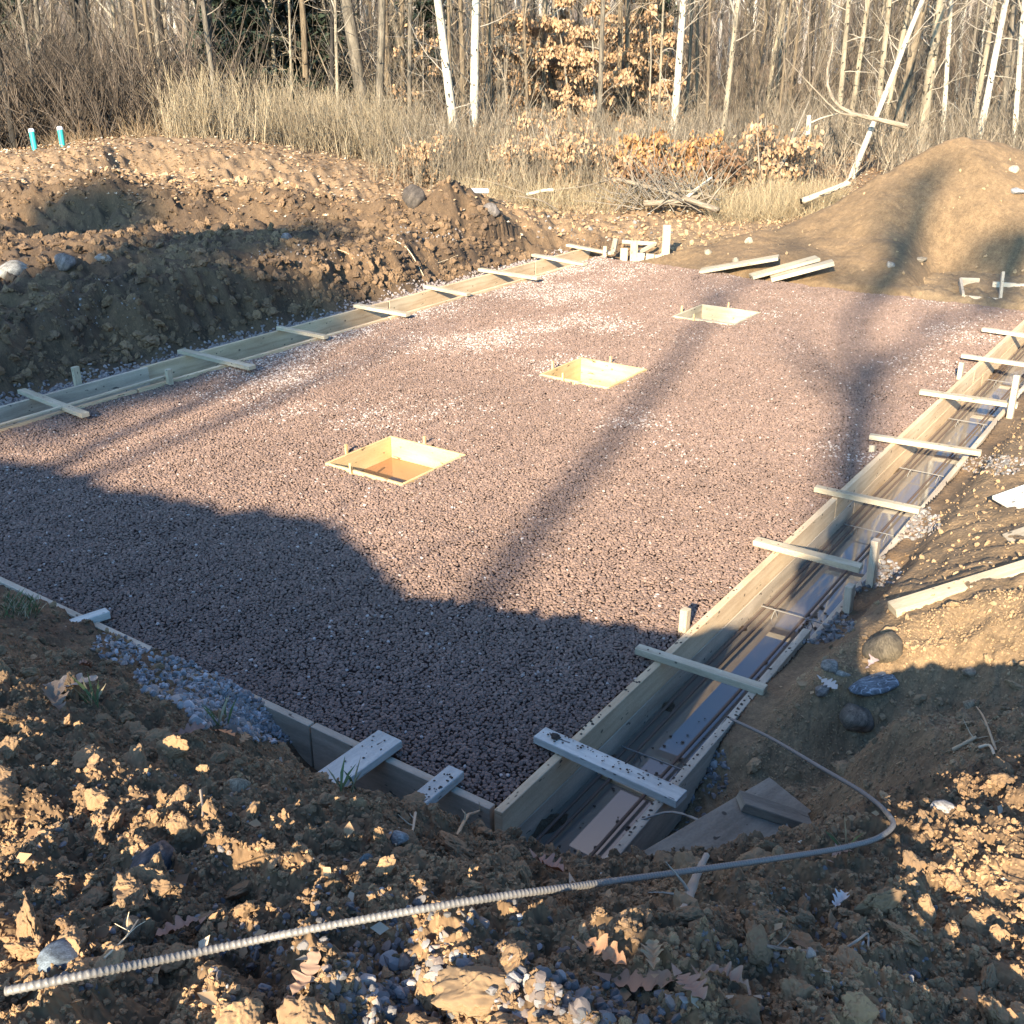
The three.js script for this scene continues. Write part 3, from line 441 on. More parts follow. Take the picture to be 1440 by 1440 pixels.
// far left corner: stakes, blocks and a small box of boards
{
  const D = 14.7, at = (px, py) => WD(px, py, D), v = (px, y0, y1, w, lab) => { const p0 = at(px, y0), p1 = at(px, y1); p1.x = p0.x; p1.z = p0.z; p0.y -= 0.15; const m = mesh('stake', plankGeo(p0.distanceTo(p1), w, 0.04), mats.strip); m.rotation.z = Math.PI / 2; m.position.copy(p0).add(p1).multiplyScalar(.5); tag(m, lab, 'stake', null); };
  v(850, 363, 345, 0.05, 'thin stake at the far left corner, leftmost of the corner stakes'); v(877, 362, 348, 0.1, 'squat block of wood among the far corner stakes'); v(891, 364, 338, 0.1, 'middle height stake among the far corner stakes'); v(936, 352, 314, 0.11, 'tall pale post of the far left corner box, the tallest there');
  { const m = plank('form_board', at(868, 339).add(new THREE.Vector3(0, 0, -.2)), at(864, 358).add(new THREE.Vector3(0, 0, -.2)), 0.05, 0.07, mats.grey, 'grey bent end of a strip standing up at the far left corner', 'wooden strip'); }
  const g = group('corner_box'); g.position.copy(at(922, 368)); const q = (x0, y0, x1, y1, h, dz0 = 0, dz1 = 0) => { const p0 = at(x0, y0), p1 = at(x1, y1); p0.z += dz0; p1.z += dz1; p0.sub(g.position); p1.sub(g.position); plank('side_board', p0, p1, h, 0.035, mats.formOld, null, null, null, 0, g); };
  q(895, 362, 906, 363, 0.13); q(908, 363, 919, 364, 0.13); q(920, 364, 928, 364, 0.12, .03, .03); q(929, 364, 949, 357, 0.12, 0, -.5); q(880, 349, 930, 352, 0.05, -.55, -.55); q(899, 357, 925, 348, 0.05, -.1, -.3);
  tag(g, 'small box of pale boards at the far left corner of the pad', 'wooden box');
  plank('wood_end', at(932, 369).add(new THREE.Vector3(0, 0, .2)), at(950, 364), 0.05, 0.07, mats.strip, 'stub of lumber poking out beside the far corner box', 'lumber');
}
{ // far right corner box
  const D = 12.2, at = (px, py, dz = 0) => { const p = WD(px, py, D); p.z += dz; return p; };
  const g = group('corner_box'); g.position.copy(at(1400, 428)); const q = (p0, p1, h) => plank('side_board', p0.sub(g.position), p1.sub(g.position), h, 0.03, mats.formOld, null, null, null, 0, g);
  q(at(1354, 421), at(1440, 429), 0.1); q(at(1354, 419), at(1376, 410, -.55), 0.1); q(at(1376, 411, -.56), at(1404, 412, -.56), 0.12); q(at(1415, 414, -.4), at(1470, 418, -.4), 0.14);
  tag(g, 'shallow open box of grey boards at the far right corner of the pad', 'wooden box');
  const p0 = at(1404, 428, 0.03), p1 = at(1409, 382, 0.03); const m = mesh('stake', plankGeo(p0.distanceTo(p1), 0.075, 0.03), mats.formOld); layPlank(m, p0, p1); tag(m, 'upright grey stake on the far right corner box', 'stake');
}
// loose lumber
function between(name, px0, py0, up0, px1, py1, up1, h, t, mat, label, cat, roll = 0) { const p0 = hit(px0, py0), p1 = hit(px1, py1); p0.y += up0; p1.y += up1; return plank(name, p0, p1, h, t, mat, label, cat, null, roll); }
plank('plank', W(985, 381, .02), W(1095, 362, .24), 0.04, 0.24, mats.strip, 'leftmost of three pale planks leaning on the foot of the sandy mound', 'plank');
plank('plank', W(1056, 389, .02), W(1150, 363, .24), 0.04, 0.2, mats.strip, 'middle of three pale planks on the foot of the sandy mound', 'plank');
plank('plank', W(1084, 392, .02), W(1172, 369, .24), 0.05, 0.2, mats.strip, 'rightmost of three pale planks on the foot of the sandy mound', 'plank');
between('plank', 1253, 866, 0.03, 1475, 795, 0.02, 0.045, 0.085, mats.strip, 'pale length of lumber lying on the right bank, running out of the photo', 'lumber');
between('plank', 1410, 716, 0.03, 1500, 690, 0.06, 0.025, 0.2, mats.stripDirty, 'white board end at the right photo edge, upper of two', 'board');
between('plank', 1418, 763, 0.0, 1500, 742, 0.03, 0.025, 0.16, mats.grey, 'greyish board end sunk in soil at the right photo edge, below the white one', 'board');
{ // weathered board with a nailed cleat in the pit
  const p0 = W(885, 1266, 0.42), p1 = W(1108, 1122, 0.12); const g = group('weathered_board'); g.position.copy(p0).add(p1).multiplyScalar(.5);
  const d = p1.clone().sub(p0), L = d.length(); d.normalize(); const s = new THREE.Vector3().crossVectors(d, up).normalize(), u = new THREE.Vector3().crossVectors(s, d); g.quaternion.setFromRotationMatrix(new THREE.Matrix4().makeBasis(d, u, s)); g.rotateX(0.3);
  mesh('board', plankGeo(L, 0.04, 0.19), mats.grey, g);
  const c = mesh('cleat', plankGeo(0.27, 0.035, 0.075), mats.grey, g); c.position.set(L / 2 - 0.22, 0.038, 0.03); c.rotation.y = -0.8;
  tag(g, 'grey weathered board with a short cleat nailed across, lying in the shaded pit', 'board');
}

// ---------------------------------------------------------------- steel bars
function bar(points, r, sides, stepLen, rib, ribPitch) {   // swept bar, with rolled ribs when rib > 0
  const cv = new THREE.CatmullRomCurve3(points, false, 'centripetal'), L = cv.getLength(), n = Math.max(2, Math.round(L / stepLen)), fr = cv.computeFrenetFrames(n), pos = [], idx = [], q = new THREE.Vector3();
  let ref = new THREE.Vector3(0, 1, 0);
  for (let i = 0; i <= n; i++) {
    const c = cv.getPointAt(i / n), t = fr.tangents[i], s = new THREE.Vector3().crossVectors(t, ref).normalize(), u = new THREE.Vector3().crossVectors(s, t);
    for (let k = 0; k < sides; k++) { const an = k / sides * 6.2832, ph = (i / n * L) / ribPitch + 0.12 * Math.sin(an); let rr = r; if (rib) { const w = ph - Math.floor(ph), seam = Math.abs(Math.sin(an)) < 0.25; rr += seam ? rib : rib * (w < 0.38 ? 1 : 0); } q.copy(c).addScaledVector(s, Math.cos(an) * rr).addScaledVector(u, Math.sin(an) * rr); pos.push(q.x, q.y, q.z); }
  }
  for (let i = 0; i < n; i++) for (let k = 0; k < sides; k++) { const a = i * sides + k, b = i * sides + (k + 1) % sides; idx.push(a, a + sides, b, b, a + sides, b + sides); }
  for (const e of [0, n]) { const c = pos.length / 3, pt = cv.getPointAt(e / n); pos.push(pt.x, pt.y, pt.z); for (let k = 0; k < sides; k++) { const a = e * sides + k, b = e * sides + (k + 1) % sides; e ? idx.push(c, b, a) : idx.push(c, a, b); } }
  const g = new THREE.BufferGeometry(); g.setAttribute('position', new THREE.Float32BufferAttribute(pos, 3)); g.setIndex(idx); g.computeVertexNormals(); return g;
}
{
  const fine = barPath;
  tag(mesh('bent_rebar', bar(fine, 0.0047, 14, 0.0013, 0.0008, 0.007), mats.steel), 'long ribbed steel bar bent into a loop, lying across the near heap', 'steel bar');
  for (const [b, y, lab] of [[-.085, -.205, 'steel bar along the inner form board, just above the trench water'], [-.125, -.215, 'second steel bar close beside the inner form board'], [-.30, -.215, 'dark steel bar running down the middle of the trench water'], [-.44, -.2, 'thin steel bar along the outer board of the far trench']]) {
    const pp = []; for (let a = (b < -.4 ? 2.2 : -0.28); a < 10.8; a += 0.9) pp.push(P(a, b + 0.006 * noise(a, b * 9), y + 0.006 * noise(a * 1.3, b)));
    tag(mesh('trench_rebar', bar(pp, 0.0075, 8, 0.05, 0, 1), mats.rust), lab, 'steel bar', 'steel bars in the trench');
  }
  [[.82, 'in the shaded near trench water'], [2.38, 'beside the short stake'], [3.72, 'under the fourth right strip'], [4.95, 'under the stake-held strip'], [6.33, 'below the bright strip by the tall stake'], [7.72, 'under the far shaded strip']].forEach(([a, where]) => {
    const g = group('rebar_chair'); g.position.copy(P(a, -.27, -.19)); g.rotation.y = PAD_TURN;
    mesh('rod', bar([new THREE.Vector3(0, 0, -.2), new THREE.Vector3(0, 0.002, 0), new THREE.Vector3(0, 0, .19)], 0.004, 7, 0.05, 0, 1), mats.steel, g);
    for (const z of [-.12, .08]) for (const s of [-1, 1]) mesh('leg', bar([new THREE.Vector3(0, 0, z), new THREE.Vector3(s * 0.02, -0.06, z + s * 0.012), new THREE.Vector3(s * 0.035, -0.13, z + s * 0.02)], 0.003, 6, 0.03, 0, 1), mats.steel, g);
    tag(g, `thin wire bar support across the trench, ${where}`, 'bar support', 'wire supports in the trench');
  });
  plank('spacer_board', P(.66, -.06, -.238), P(.64, -.46, -.243), 0.03, 0.05, mats.form, 'brown spacer board half under the near trench water', 'board');
}
// ---------------------------------------------------------------- woods
function tube(points, radii, sides, vs = 1) {
  const pos = [], nor = [], uv = [], idx = [], n = points.length, t = new THREE.Vector3(), s = new THREE.Vector3(), u = new THREE.Vector3(), ref = new THREE.Vector3(0.31, 0.12, 0.94).normalize(); let len = 0;
  for (let i = 0; i < n; i++) {
    t.copy(points[Math.min(i + 1, n - 1)]).sub(points[Math.max(i - 1, 0)]).normalize(); s.crossVectors(t, Math.abs(t.dot(ref)) > 0.95 ? up : ref).normalize(); u.crossVectors(s, t);
    if (i) len += points[i].distanceTo(points[i - 1]);
    for (let k = 0; k <= sides; k++) { const a = k / sides * 6.28319, c = Math.cos(a), d = Math.sin(a), x = s.x * c + u.x * d, y = s.y * c + u.y * d, z = s.z * c + u.z * d; pos.push(points[i].x + x * radii[i], points[i].y + y * radii[i], points[i].z + z * radii[i]); nor.push(x, y, z); uv.push(k / sides, len * vs); }
  }
  const w = sides + 1; for (let i = 0; i < n - 1; i++) for (let k = 0; k < sides; k++) { const a = i * w + k; idx.push(a, a + w, a + 1, a + 1, a + w, a + w + 1); }
  const g = new THREE.BufferGeometry(); g.setAttribute('position', new THREE.Float32BufferAttribute(pos, 3)); g.setAttribute('normal', new THREE.Float32BufferAttribute(nor, 3)); g.setAttribute('uv', new THREE.Float32BufferAttribute(uv, 2)); g.setIndex(idx); return g;
}
const V = (x, y, z) => new THREE.Vector3(x, y, z);
function limbPath(r, p0, dir, L, n, wob, lift) { const out = [p0.clone()], d = dir.clone().normalize(), p = p0.clone(); for (let i = 0; i < n; i++) { d.x += (r() - .5) * wob; d.z += (r() - .5) * wob; d.y += (r() - .5) * wob + lift; d.normalize(); p.addScaledVector(d, L / n); out.push(p.clone()); } return out; }
const taper = (n, r0, r1) => Array.from({ length: n + 1 }, (_, i) => lerp(r0, r1, i / n));
// one bare tree of height h and butt radius rad: trunk, and crown of limbs and twigs
function bareTree(seed, h, rad, o = {}) {
  const r = rngOf(seed), { wander = 0.02, lowTwigs = 10, limbs = 9, first = 0.3, sides = 8, fork = 0 } = o;
  const tp = limbPath(r, V(0, -0.25, 0), V(0, 1, 0), h, 12, wander, 0.02), tr = tp.map((_, i) => rad * (1.0 + (i === 0 ? 0.45 : i === 1 ? 0.06 : 0)) * lerp(1, 0.16, Math.pow(i / 12, 1.2)));
  const trunkParts = [tube(tp, tr, sides, 0.5)], crown = [];
  const at = (t) => { const k = t * 12, i = Math.min(11, Math.floor(k)); return [tp[i].clone().lerp(tp[i + 1], k - i), lerp(tr[i], tr[i + 1], k - i)]; };
  const twig = (p, d, L, rr, n) => { crown.push(tube(limbPath(r, p, d, L, n, 0.35, 0.03), taper(n, rr, rr * 0.35), 3)); };
  const limb = (t, L, lift) => {
    const [p, rr] = at(t), a = r() * 6.283, d = V(Math.cos(a), 0.5 + 0.8 * r(), Math.sin(a)), path = limbPath(r, p, d, L, 5, 0.3, lift); crown.push(tube(path, taper(5, rr * 0.5, rr * 0.12), 5));
    for (let k = 0; k < 5; k++) { const i = 1 + Math.floor(r() * 4.5), q = path[i], e = path[Math.min(5, i + 1)].clone().sub(path[i - 1]).normalize(); e.x += (r() - .5) * 1.6; e.y += (r() - .2) * 0.9; e.z += (r() - .5) * 1.6; const l2 = L * (0.25 + 0.3 * r()), pp = limbPath(r, q, e, l2, 3, 0.4, 0.04); crown.push(tube(pp, taper(3, rr * 0.16 + 0.004, 0.004), 3)); for (let m = 0; m < 2; m++) twig(pp[1 + m], V(e.x + (r() - .5) * 2, e.y + (r() - .3), e.z + (r() - .5) * 2), l2 * 0.5, 0.004, 2); }
  };
  for (let i = 0; i < limbs; i++) limb(first + (0.97 - first) * (i + r()) / limbs, h * (0.12 + 0.16 * r()), 0.04);
  if (fork) { const [p, rr] = at(fork); trunkParts.push(tube(limbPath(r, p, V((r() - .5) * 0.7, 1, (r() - .5) * 0.5), h * (1 - fork) * 0.9, 8, 0.05, 0.03), taper(8, rr * 0.8, rr * 0.15), sides, 0.5)); }
  for (let i = 0; i < lowTwigs; i++) { const t = 0.06 + 0.34 * r(), [p, rr] = at(t), a = r() * 6.283, e = V(Math.cos(a), 0.1 + 0.7 * r(), Math.sin(a)), L = 0.5 + 1.5 * r(), pp = limbPath(r, p, e, L, 4, 0.45, 0.02); crown.push(tube(pp, taper(4, Math.min(rr * 0.3, 0.014), 0.003), 3)); for (let k = 0; k < 3; k++) twig(pp[1 + k], V(e.x + (r() - .5) * 1.8, e.y + (r() - .4), e.z + (r() - .5) * 1.8), L * 0.35, 0.004, 2); }
  return [mergeGeometries(trunkParts), mergeGeometries(crown)];
}
function bark(c0, c1, seed, kind) {
  return dataTex(256, 512, (u, v) => {
    let t, k = 1;
    if (kind === 'birch') { t = 0.6 + 0.3 * tnoise(u, v, 8, seed) + 0.15 * tnoise(u, v, 60, seed + 3); const l = tnoise(u * 0.25 % 1, v, 46, seed + 9) + 0.5 * tnoise(u, v, 12, seed + 2); if (l > 0.86) k = 0.3; if (tnoise(u, v, 7, seed + 31) + 0.4 * tnoise(u, v, 31, seed) > 0.92) k = 0.4; }
    else { t = 0.5 + 0.35 * tnoise(u, (v * 0.5) % 1, 22, seed) + 0.25 * tnoise(u, v, 10, seed + 5) + 0.2 * tnoise(u, v, 70, seed + 8); if (tnoise(u, v * 0.3 % 1, 30, seed + 17) > 0.75) k = 0.6; }
    return [0, 1, 2].map(i => lerp(c0[i], c1[i], clamp(t, 0, 1)) * k);
  });
}
const barkBump = dataTex(128, 256, (u, v) => { const g = 0.5 + 0.3 * tnoise(u, v * 0.5 % 1, 22, 5) + 0.2 * tnoise(u, v, 50, 9); return [g, g, g]; }, false);
const bm = (t) => std({ map: t, bumpMap: barkBump, bumpScale: 0.01, roughness: 0.95 });
const barkMat = { grey: bm(bark([0.27, 0.245, 0.21], [0.48, 0.44, 0.38], 2)), tan: bm(bark([0.29, 0.245, 0.19], [0.50, 0.44, 0.355], 12)), dark: bm(bark([0.12, 0.105, 0.09], [0.25, 0.22, 0.18], 22)), birch: bm(bark([0.56, 0.52, 0.45], [0.78, 0.75, 0.68], 32, 'birch')), pale: bm(bark([0.38, 0.34, 0.28], [0.62, 0.57, 0.48], 42, 'birch')) };
const twigMat = { grey: std({ color: lin(0.25, 0.21, 0.16) }), tan: std({ color: lin(0.32, 0.25, 0.17) }), dark: std({ color: lin(0.09, 0.075, 0.06) }), birch: std({ color: lin(0.33, 0.28, 0.22) }), pale: std({ color: lin(0.36, 0.31, 0.24) }) };
const treeProtos = {};
function protoTree(kind, v, rad) { const key = kind + v; if (!treeProtos[key]) treeProtos[key] = bareTree(100 + v * 7, 11, 0.1, { wander: 0.025 + 0.03 * (v % 3), lowTwigs: 12 + 6 * (v % 3), limbs: 7, fork: v % 4 === 1 ? 0.3 : 0 }); return treeProtos[key]; }
let treeCount = 0;
function treeAt(name, x, f, kind, v, radius, height, label, grp, tiltX = 0, tiltF = 0, turn = 0) {
  const [tg, cg] = protoTree('t', v), g = group(name, x, land(x, f), -f);
  mesh('trunk', tg, barkMat[kind], g); mesh('crown', cg, twigMat[kind], g);
  g.scale.set(radius / 0.1, height / 11, radius / 0.1); g.children[1].scale.set(Math.min(1, 0.1 / radius * 1.2), 1, Math.min(1, 0.1 / radius * 1.2));
  g.rotation.order = 'ZXY'; g.rotation.set(-tiltF, turn, -tiltX);
  return tag(g, label, 'tree', grp);
}
// trees that can be told apart at the wood's edge: foot (px, py), x where they leave the top of the photo, width in pixels
const edge = [
  [20, 200, -14, 9, 'dark', 22, 0], [65, 205, 24, 7, 'grey', 24, 1], [72, 205, 50, 8, 'grey', 27, 2], [133, 200, 115, 8, 'dark', 25, 3], [120, 200, 100, 4, 'dark', 23, 4], [200, 196, 172, 7, 'grey', 26, 5], [216, 210, 185, 6, 'tan', 23, 6], [232, 212, 203, 8, 'tan', 23, 0], [238, 211, 212, 8, 'grey', 24, 1], [252, 212, 220, 11, 'dark', 24.5, 2], [313, 212, 283, 8, 'grey', 22, 3], [305, 205, 288, 8, 'dark', 25, 4], [335, 200, 310, 6, 'dark', 27, 5], [387, 190, 366, 8, 'tan', 27, 6], [393, 190, 380, 7, 'pale', 27, 0], [434, 185, 421, 10, 'tan', 27, 1], [411, 195, 407, 4, 'pale', 24, 2], [477, 215, 470, 5, 'pale', 22, 3],
  [520, 195, 488, 19, 'grey', 26, 0], [533, 200, 533, 12, 'grey', 25, 1], [547, 195, 543, 11, 'tan', 27, 2], [568, 195, 563, 8, 'tan', 27, 3], [584, 190, 556, 9, 'grey', 28, 5], [653, 215, 653, 8, 'tan', 24, 5], [686, 200, 690, 9, 'tan', 26, 6], [702, 200, 701, 6, 'grey', 28, 0], [776, 190, 777, 9, 'pale', 29, 1], [752, 190, 751, 8, 'dark', 33, 2], [828, 190, 842, 7, 'grey', 30, 3], [871, 200, 868, 7, 'tan', 27, 4], [882, 200, 888, 8, 'tan', 27, 5], [926, 190, 932, 4, 'pale', 25, 6],
  [963, 205, 975, 6, 'tan', 25, 0], [982, 205, 978, 6, 'tan', 26, 1], [993, 210, 1000, 5, 'tan', 25, 2], [1014, 212, 1037, 8, 'pale', 23, 3], [1070, 190, 1099, 7, 'pale', 28, 4], [1086, 190, 1108, 5, 'pale', 29, 5], [1176, 215, 1192, 8, 'pale', 25, 6], [1190, 215, 1222, 8, 'pale', 25.5, 0], [1230, 215, 1248, 9, 'pale', 25, 1], [1234, 216, 1283, 8, 'pale', 25, 2], [1252, 220, 1300, 13, 'tan', 23, 3], [1293, 212, 1318, 15, 'pale', 24, 4], [1325, 205, 1342, 7, 'birch', 25, 5], [1362, 215, 1399, 8, 'pale', 22.5, 6], [1372, 218, 1416, 10, 'birch', 22, 0], [1350, 205, 1376, 5, 'grey', 26, 1], [1404, 210, 1430, 9, 'grey', 24, 2], [1428, 205, 1440, 8, 'birch', 23, 3], [1450, 215, 1470, 10, 'grey', 22, 4],
];
const zoneOf = (px) => px < 110 ? 'by the green pipes' : px < 270 ? 'right of the green pipes' : px < 480 ? 'behind the tall dry weeds' : px < 610 ? 'left of the leaning white birch' : px < 720 ? 'right of the leaning white birch' : px < 900 ? 'among the russet beech leaves' : px < 1110 ? 'above the brush pile' : px < 1280 ? 'left of the sandy mound top' : 'over the sandy mound';
const lookOf = { dark: 'dark bare trunk', grey: 'grey bare trunk', tan: 'tan bare trunk', pale: 'pale mottled trunk', birch: 'white barked trunk' };
function standTree(name, px, py, ptop, w, kind, D, v, label, grp) {
  const foot = WD(px, py, D), f = -foot.z, x = foot.x; const top = new THREE.Vector3(); { const X = (ptop - 720) / FOC, Y = -720 / FOC, k = f / (CP - Y * SP); top.set(X * k, EYE - (SP + Y * CP) * k, -f); }
  const y = land(x, f), tilt = Math.atan2(top.x - x, top.y - y), r = Math.max(0.022, w / FOC * D / 2);
  return treeAt(name, x, f, kind, v, r, 8.5 + 25 * r + (v % 3), label, grp, tilt, 0, v * 1.3);
}
for (const [px, py, pt, w, kind, D, v] of edge) standTree(kind === 'birch' ? 'birch_tree' : 'bare_tree', px, py, pt, w, kind, D, v, `${lookOf[kind]} at the wood edge ${zoneOf(px)}`, `${lookOf[kind]}s ${zoneOf(px)}`);
standTree('birch_tree', 646, 236, 611, 13, 'birch', 22.3, 1, 'bright white birch leaning left, brightest trunk of the wood edge', null);
standTree('birch_tree', 666, 222, 667, 13, 'birch', 23.2, 3, 'upright white birch just right of the leaning one', null);
standTree('birch_tree', 946, 190, 968, 11, 'birch', 24, 5, 'whitish tree leaning right above the orange shrubs', null);
standTree('birch_tree', 1198, 240, 1300, 8, 'birch', 20.5, 2, 'slim white birch leaning far right, rising from behind the mound edge', null);
// more trunks deeper in
{
  const r = rngOf(77); let n = 0;
  for (let i = 0; i < 230; i++) {
    const f = 25 + 34 * Math.pow(r(), 0.8), x = (r() - .5) * 1.1 * f, kind = ['grey', 'tan', 'pale', 'dark', 'tan', 'birch'][(r() * (x > 5 ? 6 : 5)) | 0], px = 720 + x / (f * 1.05) * FOC;
    if (px < -40 || px > 1480) continue;
    treeAt('bare_tree', x, f, x < -f * 0.2 && r() < 0.4 ? 'dark' : kind, n++ % 7, 0.035 + 0.085 * r() * r(), 8 + 4 * r(), `slender bare tree deeper in the woods ${zoneOf(px)}`, `deeper trees ${zoneOf(px)}`, (r() - .5) * 0.16, (r() - .5) * 0.06, r() * 6.28);
  }
}
{ // the wood that climbs the hill, far off
  const r = rngOf(88), parts = [0, 3, 5].map(v => bareTree(300 + v, 12, 0.13, { lowTwigs: 4, limbs: 9, sides: 5, first: 0.2 }));
  parts.forEach(([tg, cg], q) => {
    const geo = mergeGeometries([tg, cg]), N = 900, m = new THREE.InstancedMesh(geo, std({ roughness: 1 }), N);
    for (let i = 0; i < N; i++) { const f = 48 + 230 * Math.pow(r(), 0.9), x = (r() - .5) * 1.25 * f; dummy.position.set(x, farLand(x, f) - 0.3, -f); dummy.rotation.set(0, r() * 6.28, (r() - .5) * 0.12); const s = 0.7 + 0.5 * r(); dummy.scale.set(s, s, s); dummy.updateMatrix(); m.setMatrixAt(i, dummy.matrix); const t = r(), c = t < 0.3 ? [0.5, 0.46, 0.40] : t < 0.85 ? [0.36, 0.32, 0.28] : [0.22, 0.19, 0.17]; m.setColorAt(i, colr.setRGB(...c)); }
    m.name = numbered('far_woods'); m.castShadow = m.receiveShadow = true; scene.add(m); tag(m, 'far bare woods covering the hillside behind the wood edge', 'woods', null, 'stuff');
  });
}
// dark hemlocks
function hemlock(seed, h, spread, n) {
  const r = rngOf(seed), twigs = [], leaf = [], P0 = [], I0 = [];
  const trunk = tube([V(0, -.2, 0), V(0.03, h * .5, 0.02), V(0, h, 0)], [0.12, 0.07, 0.015], 7, 0.5);
  for (let i = 0; i < n; i++) {
    const t = Math.pow(r(), 0.9), y = 0.25 + t * (h - 0.3), L = spread * (1 - 0.8 * t) * (0.6 + 0.5 * r()), a = r() * 6.283, path = limbPath(r, V(0, y, 0), V(Math.cos(a), 0.12, Math.sin(a)), L, 4, 0.2, -0.06); twigs.push(tube(path, taper(4, 0.018, 0.004), 3));
    for (let k = 0; k < 34; k++) { const s = 0.15 + 0.85 * r(), q = Math.min(3, Math.floor(s * 4)), p = path[q].clone().lerp(path[q + 1], s * 4 - q), w = 0.05 + 0.09 * r(), b = r() * 6.283, l = 0.14 + 0.16 * r(); p.x += (r() - .5) * 0.3; p.z += (r() - .5) * 0.3; p.y -= r() * 0.12; const o = P0.length / 3; P0.push(p.x, p.y, p.z, p.x + Math.cos(b) * l, p.y - 0.05 - 0.1 * r(), p.z + Math.sin(b) * l, p.x + Math.cos(b + 1.1) * w, p.y + 0.02, p.z + Math.sin(b + 1.1) * w); I0.push(o, o + 1, o + 2); }
  }
  const g = new THREE.BufferGeometry(); g.setAttribute('position', new THREE.Float32BufferAttribute(P0, 3)); g.setIndex(I0); g.computeVertexNormals();
  return [trunk, mergeGeometries(twigs), g];
}
const hemMat = std({ color: lin(0.022, 0.035, 0.018), roughness: 0.8 });
const hemA = hemlock(9, 7, 2.3, 190), hemB = hemlock(19, 4.6, 2.1, 190);
function hemTree(pr, x, f, s, label, turn = 0) { const g = group('hemlock_tree', x, land(x, f), -f); mesh('trunk', pr[0], barkMat.dark, g); mesh('branches', pr[1], twigMat.dark, g); mesh('crown', pr[2], hemMat, g); g.scale.setScalar(s); g.rotation.y = turn; return tag(g, label, 'evergreen', null); }
{ const q = (px, D) => { const p = WD(px, 190, D); return [p.x, -p.z]; };
  hemTree(hemB, ...q(350, 27), 1.1, 'dark green hemlock behind the dry weeds, left of the slim pale saplings'); hemTree(hemB, ...q(425, 29), 1.2, 'dark green hemlock behind the slim pale saplings', 2); hemTree(hemA, ...q(595, 33), 0.85, 'dark hemlock between the grey trunks and the leaning birch', 1); hemTree(hemA, ...q(470, 36), 0.8, 'dim hemlock deep behind the big grey trunk', 3); hemTree(hemB, ...q(912, 36), 0.95, 'small dark evergreen above the russet leaves', 4); hemTree(hemA, ...q(1255, 52), 1.0, 'olive green evergreen far behind the pale trunks left of the mound top', 5); hemTree(hemB, ...q(30, 30), 1.1, 'dark evergreen at the left photo edge behind the pipes', 1); hemTree(hemA, ...q(1395, 50), 0.9, 'distant green evergreen behind the trunks over the mound', 2); }

// leaves: a folded blade of two faces
function leafGeo(w, l, fold) { const g = new THREE.BufferGeometry(); g.setAttribute('position', new THREE.Float32BufferAttribute([0, 0, 0, w, fold, l * 0.45, 0, 0.1 * l, l, -w, fold, l * 0.5], 3)); g.setIndex([0, 1, 2, 0, 2, 3]); g.computeVertexNormals(); return g; }
const litterCol = (r) => { const t = r(); return t < 0.5 ? mix3([0.26, 0.155, 0.08], [0.42, 0.28, 0.15], r()) : t < 0.8 ? mix3([0.17, 0.09, 0.045], [0.3, 0.18, 0.09], r()) : mix3([0.34, 0.28, 0.2], [0.5, 0.42, 0.31], r()); };
{ // leaf litter on the berm and the forest floor
  const r = rngOf(91), L = [];
  for (let i = 0; i < 60000; i++) { const f = 15 + 14 * r(), x = (r() - .5) * 1.15 * f, d = fbm(x * 0.7, f * 0.7, 3); if (x > 1.5 && f < 18.6 && mound(x, f) > H(x, f)) continue; if (f < 17.3 && x > -1.5 && r() < 0.75) continue; if (r() > 0.55 + d) continue; L.push([x, land(x, f) + 0.012 + 0.02 * r(), -f, 0.45 + 0.45 * r(), litterCol(r), 1, 1.0]); }
  for (let i = 0; i < 240; i++) { const p = hit(r() * 1440, 780 + r() * 650); if (B(p.x, -p.z) > -0.5 && A(p.x, -p.z) > -0.1) continue; L.push([p.x, p.y + 0.004, p.z, 0.15 + 0.2 * r(), litterCol(r), 1, 1.0]); }
  scatter('leaf_litter', leafGeo(0.028, 0.085, 0.014), std({ roughness: 0.9, side: THREE.DoubleSide }), L, 'dry fallen leaves strewn over the berm and forest floor', 'leaves');
}
